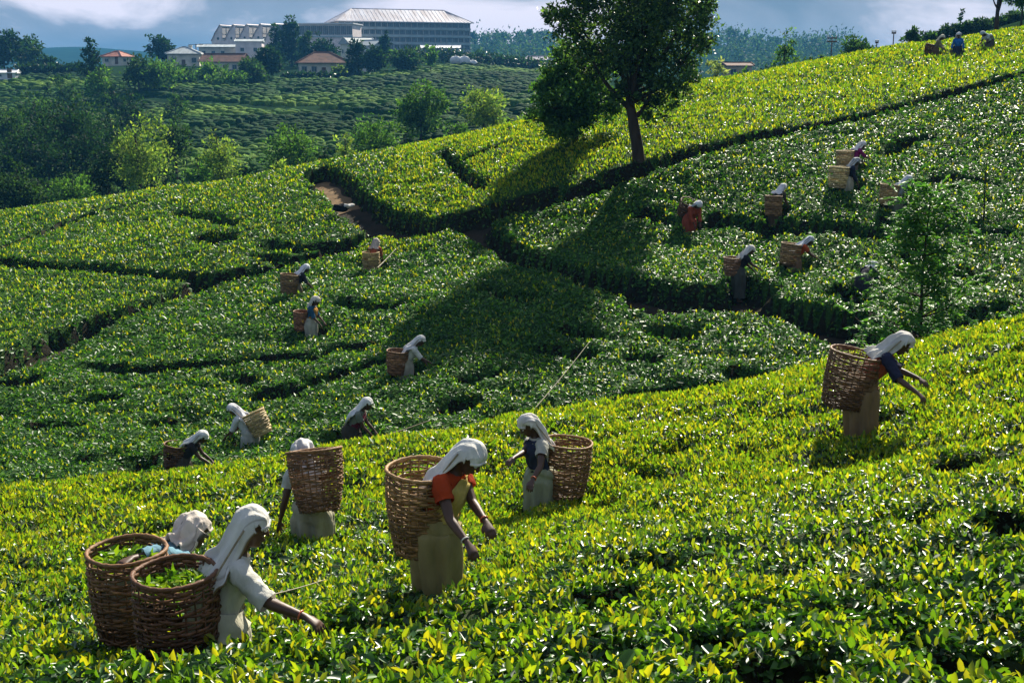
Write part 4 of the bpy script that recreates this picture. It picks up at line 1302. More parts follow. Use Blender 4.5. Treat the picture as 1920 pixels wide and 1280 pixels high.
# ---- three pale water tanks by the hedge
for (u, v, r, l, yaw, lab) in ((854, 122, 1.15, 3.0, 22, 'bluish water tank at the left of three by the dark hedge'), (870, 127, 1.5, 2.8, 18, 'biggest pale round-ended water tank in the middle of three'), (886, 127, .95, 2.6, 30, 'smallest pale water tank at the right of three')):
    d = 318
    p = pw(u, v, d)
    o = thing('water_tank', lab, 'tank', p, math.radians(yaw), 'water tanks on the hill')
    mb = MB(); mb.tube([(0, -l / 2, r), (0, -l / 2 + .1, r), (0, l / 2 - .1, r), (0, l / 2, r)], [r * .96, r, r, r * .96], 18)
    mb.build('tank_body', M['tank'], o, True)
    mb = MB(); mb.box((0, -l * .3, -.4), (r * 1.5, .3, 1.2)); mb.box((0, l * .3, -.4), (r * 1.5, .3, 1.2)); mb.build('cradle', M['grey_wall'], o)
    mb = MB(); mb.tube([(0, 0, 2 * r - .05), (0, 0, 2 * r + .22)], [.3, .3], 10); mb.build('hatch', M['grey_wall'], o)

# ---- dark hedge banks
def hedge(label, pts, d, h, wd):
    P = [pw(u, v, d + dd) for (u, v, dd) in pts]
    b = P[0]
    o = thing('hedge', label, 'hedge', b)
    path = catmull(np.array(P) - b, 26)
    n = len(path)
    lob = [(p[0], p[1], p[2] + h * .4, wd, wd, h * .62) for p in path]
    mb = MB()
    for k, p in enumerate(path[::5]):
        mb.tube([(p[0], p[1], p[2] - 1.0), (p[0] + .1, p[1], p[2] + h * .5)], [.12, .05], 5)
    mb.build('stems', M['bark'], o)
    link('foliage', crown_mesh(lob, 3400, .95, 'deep', clump=.5, per=8, hollow=.2), M['crown'], o)
hedge('long dark clipped hedge running from the factory down to the tiny shed', [(775,108,10),(830,110,5),(890,116,0),(950,124,0),(1012,130,-10)], 335, 2.4, 1.9)
hedge('dark hedge bank along the skyline of the left far tea field', [(40,140,0),(90,138,0),(150,136,5)], 275, 1.6, 1.4)
hedge('garden hedge below the bungalow wall', [(535,150,0),(600,149,0),(690,150,5)], 280, 1.1, .8)

# ---- utility poles and masts
def pole(label, u, vt, vb, d, arms=1, r=.10, aw=1.6):
    b = pw(u, vb, d)
    z = gz_at(b)
    h = pw(u, vt, d)[2] - z
    o = thing('utility_pole', label, 'pole', (b[0], b[1], z))
    mb = MB(); mb.tube([(0, 0, -.5), (0, 0, h)], [r * 1.2, r * .8], 8); mb.build('post', M['wood'], o, True)
    for i in range(arms):
        a = MB(); a.box((0, 0, h * (.97 - .09 * i)), (aw, .12, .14)); ca = a.build('crossarm', M['wood'], o)
        for s in (-1, 0, 1):
            k = MB(); k.tube([(s * aw * .42, 0, h * (.97 - .09 * i) + .07), (s * aw * .42, 0, h * (.97 - .09 * i) + .26)], [.06, .05], 6)
            k.build('insulator', M['tank'], ca)
pole('thin mast with crossbar beside the white grey-roofed house', 369, 83, 118, 345, 1, .16, 4.2)
pole('dark utility pole with crossarms against the bright horizon', 1557, 70, 128, 130, 2, .07, 1.1)
pole('slim pole on the skyline left of the windswept bush', 1674, 61, 92, 112, 1, .06, .4)
pole('short thin post on the skyline right of the dense bush tree', 1643, 79, 98, 112, 1, .05, .3)
pole('slim post standing in the far tea below the water tanks', 886, 128, 152, 290, 1, .1, .5)
# ================================================================== PEOPLE
M['skin'] = make_mat('skin', (.085, .042, .026), .5, .4, var=.2, scale=9, bump=.05, bscale=60)
M['hair'] = make_mat('hair', (.008, .007, .007), .45, .4, var=.3, scale=20, bump=.3, bscale=60, stretch=(1, 1, .2))
M['eye_white'] = make_mat('eye_white', (.6, .57, .53), .3, .5, var=.05, bump=0)
M['cloth'] = make_mat('cloth', (1, 1, 1), .9, .1, var=.22, scale=9, bump=.9, bscale=16, attr=True, transl=.12, tcol=(1, .95, .85), bdist=.022, stretch=(1, 1, .45))
M['wicker'] = make_mat('wicker', (1, 1, 1), .62, .3, var=.4, scale=22, bump=.5, bscale=90, attr=True, bdist=.004)
M['rope'] = make_mat('rope', (.30, .24, .15), .9, .1, var=.3, scale=30, bump=.5, bscale=120, bdist=.004)
M['bamboo'] = make_mat('bamboo', (.20, .168, .075), .5, .4, var=.35, scale=6, bump=.15, bscale=30)
M['bangle_white'] = make_mat('bangle_white', (.7, .68, .62), .3, .5, var=.05, bump=0)
M['bangle_red'] = make_mat('bangle_red', (.6, .14, .06), .3, .5, var=.05, bump=0)

def torso_rings(J):
    f = -J['bn']
    pts = np.array([J['pelvis'] - [0, 0, .06], J['pelvis'] + [0, 0, .03], J['waist'], J['chest'] + f * .015, J['shl'] - .02 * tilt(20), J['neckb']])
    rx = np.array([.155, .160, .122, .140, .160, .062])
    ry = np.array([.115, .122, .095, .112, .078, .055])
    return pts, rx, ry

def hand_parts(J, k, s):
    E, H = J['E' + k], J['H' + k]
    fd = nrm(H - E)
    d = nrm(fd + np.array([0, 0, -.25]))
    side = nrm(np.cross(d, [0, 0, 1.0]))
    if np.linalg.norm(np.cross(d, [0, 0, 1.0])) < .2: side = np.array([0, 1.0, 0])
    dn = nrm(np.cross(side, d))
    if dn[2] > 0: dn = -dn
    out = []
    kn = H + d * .085
    out.append(loft([H - d * .01, H + d * .03, H + d * .07, kn], [.024, .036, .043, .042], [.019, .017, .015, .012], side, 10))
    for i, (off, L) in enumerate(((-.034, .064), (-.0115, .075), (.0115, .071), (.034, .056))):
        b = kn + side * off - d * .012
        c = 14 + 7 * i
        d1 = nrm(d * math.cos(math.radians(c)) + dn * math.sin(math.radians(c)) + side * off * 2.2)
        d2 = nrm(d * math.cos(math.radians(c + 30)) + dn * math.sin(math.radians(c + 30)))
        out.append(loft([b, b + d1 * L * .5, b + d1 * L * .5 + d2 * L * .5], [.0098, .009, .0075], [.0098, .009, .0075], side, 8))
    ts = side * (-1 if side @ np.array([0, 1, 0]) * s > 0 else 1)
    b = H + d * .025 + ts * .028
    t1 = nrm(d * .7 + ts * .55 + dn * .35)
    t2 = nrm(d * .85 + dn * .6)
    out.append(loft([b, b + t1 * .034, b + t1 * .034 + t2 * .028], [.0125, .011, .0085], [.0125, .011, .0085], side, 8))
    return out

def remesh(V, F, voxel, dec):
    me = bpy.data.meshes.new('tmp')
    me.from_pydata([tuple(v) for v in V], [], F)
    o = bpy.data.objects.new('tmp', me)
    COL.objects.link(o)
    md = o.modifiers.new('r', 'REMESH'); md.mode = 'VOXEL'; md.voxel_size = voxel; md.use_smooth_shade = True
    ms = o.modifiers.new('s', 'SMOOTH'); ms.factor = .5; ms.iterations = 3
    if dec < 1:
        mdc = o.modifiers.new('d', 'DECIMATE'); mdc.ratio = dec
    dg = bpy.context.evaluated_depsgraph_get()
    out = bpy.data.meshes.new_from_object(o.evaluated_get(dg))
    bpy.data.objects.remove(o, do_unlink=True)
    bpy.data.meshes.remove(me)
    out.polygons.foreach_set('use_smooth', np.ones(len(out.polygons), bool))
    return out

def ellipsoid(c, ax, r, seg=14, rings=9):
    """ax: 3 unit axes (rows), r: radii"""
    V, F = [], []
    c = np.array(c, float)
    for i in range(rings + 1):
        a = math.pi * i / rings
        for j in range(seg):
            b = 2 * math.pi * j / seg
            V.append(c + ax[0] * r[0] * math.sin(a) * math.cos(b) + ax[1] * r[1] * math.sin(a) * math.sin(b) + ax[2] * r[2] * math.cos(a))
    for i in range(rings):
        for j in range(seg):
            k = (j + 1) % seg
            F.append((i * seg + j, (i + 1) * seg + j, (i + 1) * seg + k, i * seg + k))
    return V, F

def body_mesh(q, J, fine):
    parts = []
    pts, rx, ry = torso_rings(J)
    cp = catmull(np.c_[pts, rx, ry], 16)
    parts.append(loft(cp[:, :3], cp[:, 3], cp[:, 4], (0, 1, 0), 18))
    parts.append(loft([J['neckb'] - .05 * tilt(q['lean']), J['neckb'], J['headb'] + J['hu'] * .03], [.062, .048, .048], [.06, .05, .05], (0, 1, 0), 12))
    hc, hf, hu = J['headc'], J['hf'], J['hu']
    b = np.array([0, 1.0, 0])
    ax = [hf, b, hu]
    parts.append(ellipsoid(hc - hf * .012 + hu * .02, ax, (.098, .078, .098)))
    parts.append(ellipsoid(hc + hf * .028 - hu * .035, ax, (.062, .060, .078)))
    parts.append(ellipsoid(hc + hf * .052 - hu * .085, ax, (.032, .034, .028)))           # chin
    parts.append(loft([hc + hf * .088 + hu * .022, hc + hf * .104 - hu * .012, hc + hf * .112 - hu * .026], [.010, .014, .019], [.010, .013, .012], b, 8))
    parts.append(loft([hc + hf * .078 + hu * .034 - b * .05, hc + hf * .090 + hu * .036, hc + hf * .078 + hu * .034 + b * .05], [.011] * 3, [.011] * 3, hu, 8))
    parts.append(loft([hc + hf * .082 - hu * .056 - b * .022, hc + hf * .096 - hu * .056, hc + hf * .082 - hu * .056 + b * .022], [.0105] * 3, [.0105] * 3, hu, 8))
    for s, k in ((1, 'L'), (-1, 'R')):
        parts.append(ellipsoid(hc - hf * .012 + b * s * .078 - hu * .012, ax, (.022, .012, .034), 8, 6))
        S, E, H = J['S' + k], J['E' + k], J['H' + k]
        parts.append(loft([J['shl'] + b * s * .09, S, S * .55 + E * .45, E], [.05, .052, .045, .036], [.05, .05, .043, .036], None, 12))
        parts.append(loft([E, E * .7 + H * .3, H], [.036, .037, .022], [.036, .034, .019], None, 12))
        parts += hand_parts(J, k, s)
        hp = J['pelvis'] + [0, s * .085, -.02]
        dp = q.get('drop', 0); kn = np.array([.015, s * .085, .43 + dp * .5]); an = np.array([-.02, s * .085, .075 + dp])
        parts.append(loft([hp, hp * .5 + kn * .5, kn], [.088, .078, .055], [.09, .08, .056], b, 12))
        parts.append(loft([kn, kn * .65 + an * .35 - [.012, 0, 0], an], [.054, .052, .034], [.055, .056, .036], b, 12))
        parts.append(loft([an + [-.035, 0, -.035], an + [.04, 0, -.035], an + [.12, 0, -.05], an + [.165, 0, -.058]], [.032, .036, .042, .030], [.036, .034, .022, .014], b, 10))
    V, F = [], []
    for v, f in parts:
        n = len(V)
        V += [tuple(x) for x in v]
        F += [tuple(i + n for i in t) for t in f]
    return remesh(V, F, .006 if fine else .014, .14 if fine else .16)

def grid_mesh(P, C, name, closed=False, thick=0.0):
    n, m = P.shape[:2]
    V = P.reshape(-1, 3)
    i = np.arange(n - 1)[:, None] * m
    j = np.arange(m if closed else m - 1)[None]
    k = (j + 1) % m
    Q = np.stack([i + j, i + k, i + m + k, i + m + j], 2).reshape(-1, 4)
    return new_mesh(name, V, quads=Q, cols=np.broadcast_to(C, P.shape).reshape(-1, 3))

def blouse(q, J, o, col, fine, low=.10):
    pts, rx, ry = torso_rings(J)
    pts = np.vstack([pts[2] * (1 - 0) - (pts[2] - pts[1]) * low, pts[2:]])
    rx = np.r_[rx[2] + .022, rx[2:]] + .018
    ry = np.r_[ry[2] + .018, ry[2:]] + .018
    cp = catmull(np.c_[pts, rx, ry], 22 if fine else 12)
    seg = 40 if fine else 20
    T, S, Nn = frames(cp[:, :3], (0, 1, 0))
    ph = np.arange(seg) / seg * 2 * math.pi
    tt = np.linspace(0, 1, len(cp))[:, None]
    fold = .006 * np.sin(ph[None] * 6 + tt * 9) * (1 - tt) + .004 * np.sin(tt * 26 + ph[None] * 2) + .004 * np.sin(ph[None] * 11 - tt * 14)
    P = cp[:, None, :3] + S[:, None] * ((cp[:, 3:4] + fold) * np.cos(ph))[..., None] + Nn[:, None] * ((cp[:, 4:5] + fold) * np.sin(ph))[..., None]
    link('blouse', grid_mesh(P, np.array(col), 'blouse', True), M['cloth'], o)

def sleeve(q, J, o, k, s, col, length, fine, loose=.016):
    S, E, H = J['S' + k], J['E' + k], J['H' + k]
    b = np.array([0, s * 1.0, 0])
    path = [J['shl'] + b * .085 - .01 * tilt(q['lean']), S + [0, 0, .004], S * .5 + E * .5, E, E * .5 + H * .5, H]
    rad = [.06, .062, .052, .046, .042, .034]
    cp = catmull(np.c_[path, rad], 31)
    tmax = {'short': 2.25, 'elbow': 3.15, 'long': 4.5}[length] / 5
    cp = cp[:int(31 * tmax)]
    seg = 24 if fine else 12
    T, Sd, Nn = frames(cp[:, :3], None)
    ph = np.arange(seg) / seg * 2 * math.pi
    tt = np.arange(len(cp))[:, None]
    r = cp[:, 3:4] + loose * np.linspace(.2, 1, len(cp))[:, None] + .0045 * np.sin(tt * 1.9 + ph[None] * 2 + s) + .004 * np.sin(ph[None] * 5 + tt * .6)
    P = cp[:, None, :3] + Sd[:, None] * (r * np.cos(ph))[..., None] + Nn[:, None] * (r * np.sin(ph))[..., None]
    link('sleeve', grid_mesh(P, np.array(col), 'sleeve', True), M['cloth'], o)

def skirt(q, J, o, col, fine, bulge=1.0):
    p = J['pelvis']
    dp = q.get('drop', 0)
    back = p[0]
    pts = np.array([J['waist'] + .02 * tilt(q['lean']), p + [0, 0, .06], p - [0, 0, .04], [back * .7, 0, .55 + dp * .4], [back * .3, 0, .36 + dp * .7], [0, 0, .13 + dp]])
    rx = np.array([.150, .195, .205, .186, .168, .18]) * bulge
    ry = np.array([.126, .172, .184, .165, .150, .165]) * bulge
    cp = catmull(np.c_[pts, rx, ry], 34 if fine else 16)
    seg = 60 if fine else 28
    T, S, Nn = frames(cp[:, :3], (0, 1, 0))
    ph = np.arange(seg) / seg * 2 * math.pi
    tt = np.linspace(0, 1, len(cp))[:, None]
    fold = .026 * smooth(tt, .05, .6) * np.sin(ph[None] * 8 + 2.2 * np.sin(tt * 3)) + .009 * np.sin(ph[None] * 17 + tt * 5) * tt + .013 * np.sin(ph[None] * 2 + tt * 22) * np.exp(-tt * 2.5)
    # wrapped over-layer with a hanging edge
    e0 = 1.1 + 1.5 * tt + .15 * np.sin(tt * 9)
    fold = fold + .020 * smooth(ph[None], e0 - .10, e0) * (1 - smooth(ph[None], e0 + 1.6, e0 + 3.0)) + .016 * smooth(np.sin(ph[None] * 1.0 + tt * 7 + 1), .80, .98)
    P = cp[:, None, :3] + S[:, None] * ((cp[:, 3:4] + fold) * np.cos(ph))[..., None] + Nn[:, None] * ((cp[:, 4:5] + fold) * np.sin(ph))[..., None]
    sk = link('skirt', grid_mesh(P, np.array(col), 'skirt', True), M['cloth'], o)
    # rolled cloth at the waist
    n = 48 if fine else 20
    a = np.arange(n) / n * 2 * math.pi
    c0 = J['waist'] - .035 * tilt(q['lean'] * .5)
    f = np.array([math.cos(math.radians(q['lean'] * .5)), 0, -math.sin(math.radians(q['lean'] * .5))])
    u = tilt(q['lean'] * .5)
    m = 9
    bb = np.arange(m) / m * 2 * math.pi
    R = .024 + .007 * np.sin(a * 3 + 1) + .004 * np.sin(a * 11)
    P = np.zeros((n + 1, m, 3))
    for i in range(n + 1):
        ii = i % n
        dr = np.array([0, 1.0, 0]) * math.cos(a[ii]) * (.146 * bulge) + f * math.sin(a[ii]) * (.122 * bulge)
        e = nrm(dr)
        P[i] = c0 + dr + e * (np.cos(bb) * R[ii])[:, None] + u * (np.sin(bb) * R[ii] * 1.5)[:, None] + u * .012 * math.sin(a[ii] * 2)
    link('waist_wrap', grid_mesh(P, np.array(col) * .95, 'waist_wrap', True), M['cloth'], o)
    return sk

def sari(q, J, o, col, fine):
    pts, rx, ry = torso_rings(J)
    pts, rx, ry = np.vstack([pts[2] * .75 + pts[1] * .25, pts[2:]]), np.r_[rx[2] + .05, rx[2:] + .036], np.r_[ry[2] + .05, ry[2:] + .036]
    cp = catmull(np.c_[pts, rx, ry], 30)
    T, S, Nn = frames(cp[:, :3], (0, 1, 0))
    fr = -J['bn']
    sgn = 1.0 if (Nn[10] @ fr) > 0 else -1.0
    ph = np.linspace(-1.75, 2.0, 44)          # 0 = front, positive = her left
    tt = np.linspace(0, 1, 30)[:, None]
    topl = .34 + .62 * smooth(ph, -1.55, -.25)
    s = tt * topl[None]
    idx = s * (len(cp) - 1)
    def samp(a):
        lo = np.clip(idx.astype(int), 0, len(cp) - 2)
        w = (idx - lo)[..., None]
        return a[lo] * (1 - w) + a[lo + 1] * w
    C0, S0, N0 = samp(cp[:, :3]), samp(S), samp(Nn) * sgn
    RX, RY = samp(cp[:, 3:4]), samp(cp[:, 4:5])
    fold = (.007 * np.sin(ph[None] * 7 + tt * 8) + .006 * np.sin((tt * 1.1 - ph[None] * .35) * 30))[..., None]
    P = C0 + N0 * (RY + fold) * np.cos(ph)[None, :, None] + S0 * (RX + fold) * np.sin(ph)[None, :, None]
    so = link('sari', grid_mesh(P, np.array(col), 'sari'), M['cloth'], o)
    md = so.modifiers.new('thickness', 'SOLIDIFY'); md.thickness = .004
    return so

def scarf(q, J, o, col, fine, tail=.6, wide=1.0, stripe=None, hood=1.0, nstripe=1):
    hc, hf, hu, bn = J['headc'], J['hf'], J['hu'], J['bn']
    up = tilt(q['lean'])
    pts = [hc + hf * .103 + hu * .052, hc + hf * .062 + hu * .122, hc - hf * .03 + hu * .146, hc - hf * .108 + hu * .092, hc - hf * .135 - hu * .005,
           J['neckb'] + bn * .115, J['shl'] + bn * .140 - up * .03, J['chest'] + bn * .158, J['waist'] + bn * .150, J['pelvis'] + bn * .19]
    rb = 1.06 * np.array([.092, .106, .116, .120, .120, .138, .185 * wide, .20 * wide, .205 * wide, .21 * wide])
    rn = np.array([.085, .10, .115, .12, .115, .10, .075, .055, .05, .05])
    th = np.array([70, 84, 100, 100, 90, 86, 78, 66, 60, 58]) * np.array([hood] * 6 + [1] * 4)
    ns, nt = (60, 46) if fine else (26, 18)
    A = catmull(np.c_[np.array(pts), rb, rn, np.radians(th)], 91)
    end = int(90 * min(1.0, (5 + 4 * tail) / 9))
    A = A[np.linspace(0, end, ns).astype(int)] if not fine else catmull(np.c_[np.array(pts), rb, rn, np.radians(th)], 400)[np.linspace(0, 399 * end / 90, ns).astype(int)]
    sp = A[:, :3]
    T = np.gradient(sp, axis=0); T /= np.linalg.norm(T, axis=1, keepdims=True)
    b = np.array([0, 1.0, 0])
    Nn = np.cross(b[None], T)
    t = np.linspace(-1, 1, nt)
    s = np.linspace(0, 1, ns)
    TH = A[:, 5:6] * t[None]
    a = np.minimum(np.abs(TH), math.pi / 2)
    ex = np.abs(TH) - a
    drop = A[:, 4:5] * (1 - np.cos(a)) + ex * A[:, 4:5] * 1.25
    sd = np.sign(TH) * A[:, 3:4] * (np.sin(a) - ex * .10)
    seed = (hash(q['key']) if False else sum(map(ord, q['key']))) * .37
    amp = (.0045 + .017 * smooth(s, .30, .75))[:, None]
    fold = amp * (np.sin(TH * 6.5 + s[:, None] * 8 + seed) + .6 * np.sin(TH * 12 - s[:, None] * 5 + seed * 2) + .5 * np.sin(s[:, None] * 40 + t[None] * 4 + seed) * (1 - s[:, None]))
    P = sp[:, None] + Nn[:, None] * (fold - drop)[..., None] + b * sd[..., None]
    P[..., 1] += (.012 * np.sin(s * 7 + seed))[:, None]
    C = np.tile(np.array(col, float), (ns, nt, 1))
    C *= (1 + .06 * np.sin(TH * 5 + s[:, None] * 11 + seed))[..., None]
    if stripe is not None:
        tt = np.abs(t)
        C[:, (tt > .955)] = stripe
        C[:, (tt > .60) & (tt < .68)] = np.array(stripe) * .5 + np.array(col) * .5
        if nstripe > 1: C[:, (t > .20) & (t < .26)] = stripe; C[:, (t < -.40) & (t > -.46)] = stripe
    so = link('head_scarf', grid_mesh(P, C, 'head_scarf'), M['cloth'], o)
    md = so.modifiers.new('thickness', 'SOLIDIFY'); md.thickness = .005
    # rolled front edge over the brow
    e = P[1]
    mb = MB(); mb.tube(e[::2] if fine else e, [.010 if fine else .012] * len(e[::2] if fine else e), 7, col=tuple(col))
    mb.build('scarf_edge', M['cloth'], so, True, True)
    return so

def bangle(o, J, k, mat):
    E, H = J['E' + k], J['H' + k]
    d = nrm(H - E)
    c = H - d * .035
    s = nrm(np.cross(d, [0, 0, 1])); n = np.cross(d, s)
    a = np.arange(17) / 16 * 2 * math.pi
    mb = MB(); mb.tube([c + s * .030 * math.cos(x) + n * .028 * math.sin(x) for x in a], [.0055] * 17, 6)
    mb.build('bangle', M[mat], o, True)

def world_of(o_mat, p):
    return np.array(o_mat @ Vector([float(x) for x in p]))

def basket(label, Mx, rim_c, axis, h, rt, rb, col, fine, group, rows=None, fill=None, sq=1.0):
    """woven picking basket; rim centre and axis in the wearer's axes"""
    axis = nrm(axis)
    rowsn = rows or (30 if fine else 11)
    nst = 26 if fine else 14
    seg = nst * 3 if fine else nst * 2
    base = np.array(rim_c) - axis * h
    wb = world_of(Mx, base)
    R3 = Mx.to_3x3().normalized()
    wa = np.array(R3 @ Vector([float(x) for x in axis]))
    o = thing('picking_basket', label, 'basket', wb, 0, group)
    q = Vector([float(x) for x in wa]).to_track_quat('Z', 'Y')
    o.rotation_mode = 'QUATERNION'; o.rotation_quaternion = q
    rh = h / rowsn
    Vs, Fs, Cs = [], [], []
    col = np.array(col, float)
    nv = 0
    a0 = np.arange(seg) / seg * 2 * math.pi
    for i in range(rowsn):
        f = (i + .5) / rowsn
        r0 = (rb + (rt - rb) * (1 - (1 - f) ** 1.5) + .012 * math.sin(math.pi * f)) * (1 + .012 * math.sin(i * 1.7))
        wob = .006 * np.sin(a0 * 2 + i * .9) + .004 * np.sin(a0 * 5 + i * 2.3)
        hh = rh * (random.uniform(.34, .50) if fine else random.uniform(.42, .54))
        gapk = random.random() < .22
        a = a0
        rr = r0 + (.0065 if fine else .006) * np.sin(nst / 2 * a + math.pi * i) + rng.normal(0, .0012, seg)
        z = rh * (i + .5) + wob * (1.2 if fine else .6)
        hv = hh * (1 + .25 * np.sin(a * 3 + i * 4.1)) * (np.where(np.sin(a * 2 + i) > .3, .55, 1) if gapk else 1)
        th = .0035
        ring = np.stack([np.stack([(rr + dx) * np.cos(a), (rr + dx) * np.sin(a) * sq, z + dz * hv], 1) for dx, dz in ((th, -1), (th * 1.6, 0), (th, 1), (-th, 1), (-th, -1))], 1)
        Vs.append(ring.reshape(-1, 3))
        k5 = 5
        j = np.arange(seg)[:, None]; jn = (j + 1) % seg
        e = np.arange(k5)[None]; en = (e + 1) % k5
        Fs.append((np.stack([j * k5 + e, jn * k5 + e, jn * k5 + en, j * k5 + en], 2) + nv).reshape(-1, 4))
        if random.random() < .45:      # broken canes
            q0, ql = random.randrange(seg), random.randint(3, 9 if fine else 4)
            kp = (np.arange(seg) - q0) % seg >= ql
            Fs[-1] = Fs[-1].reshape(seg, k5, 4)[kp].reshape(-1, 4)
        tone = col * random.uniform(.55, 1.3) * (.80 + .20 * f)
        Cs.append(np.clip(tone[None] * (1 + .28 * np.sin(nst / 4 * a + i * 2.1 + 3 * np.sin(a * 2)))[:, None] * rng.uniform(.8, 1.15, (seg, 1)), 0, 1).repeat(k5, axis=0))
        nv += seg * k5
    wv = link('weave', new_mesh('weave', np.vstack(Vs), quads=np.vstack(Fs), cols=np.vstack(Cs)), M['wicker'], o)
    wv['kind'] = 'stuff'
    mb = MB()
    for i in range(nst):
        a = 2 * math.pi * (i + .5) / nst
        z = np.linspace(0, h + .004, 5)
        rr = rb + (rt - rb) * (1 - np.maximum(1 - z / h, 0) ** 1.5) + .012 * np.sin(np.pi * np.clip(z / h, 0, 1))
        mb.tube([(r * math.cos(a), r * math.sin(a) * sq, zz) for r, zz in zip(np.where(np.isfinite(rr), rr, rt), z)], [.0065] * 5, 5, col=tuple(col * random.uniform(.6, 1.0)))
    st = mb.build('stakes', M['wicker'], o, True, True)
    st['kind'] = 'stuff'
    n = 60 if fine else 28
    a = np.arange(n + 1) / n * 2 * math.pi
    mb = MB()
    mb.tube([((rt + .003) * math.cos(x), (rt + .003) * math.sin(x) * sq, h + .004 * math.sin(x * 3)) for x in a], [(.0135 if fine else .015) * (1 + .22 * math.sin(x * 24)) for x in a], 7, col=tuple(col * 1.1))
    mb.build('rim', M['wicker'], o, True, True)
    mb = MB(); mb.add(*loft([(0, 0, .004), (0, 0, .02)], [rb * .97, rb * .99], [rb * .97, rb * .99], None, 24, True, .01), tuple(col * .6)); mb.build('base', M['wicker'], o, False, True)
    if fill:
        m = 420 if fine else 90
        rr = rt * .86 * np.sqrt(rng.random(m)); aa = rng.random(m) * 6.28
        lz = h * fill + .05 * (1 - (rr / rt) ** 2) + rng.uniform(-.015, .02, m)
        P = np.stack([rr * np.cos(aa), rr * np.sin(aa) * sq, lz], 1)
        C = FLUSH[rng.integers(0, 3, m)] * np.array([.75, .95, 1.0]) * rng.uniform(.7, 1.2, (m, 1))
        C = np.c_[C, np.full(m, .4)]
        ll = rng.uniform(.05, .09, m) * (1 if fine else 1.5)
        v, t, c = leaf_arrays(P, unit_rand(m) * [1, 1, .45], unit_rand(m) + [0, 0, .8], ll, ll * .42, C)
        lo = link('plucked_leaves', new_mesh('plucked_leaves', v, tris=t, cols=c), M['tea_leaf'], None, wb)
        lo.rotation_mode = 'QUATERNION'; lo.rotation_quaternion = q
        tag(lo, 'loose plucked tea leaves heaped in the ' + label.split(' on ')[0].split(' of ')[0].split(' carried')[0], 'tea leaves', 'plucked leaves in baskets', 'stuff')
    return o, wb, wa

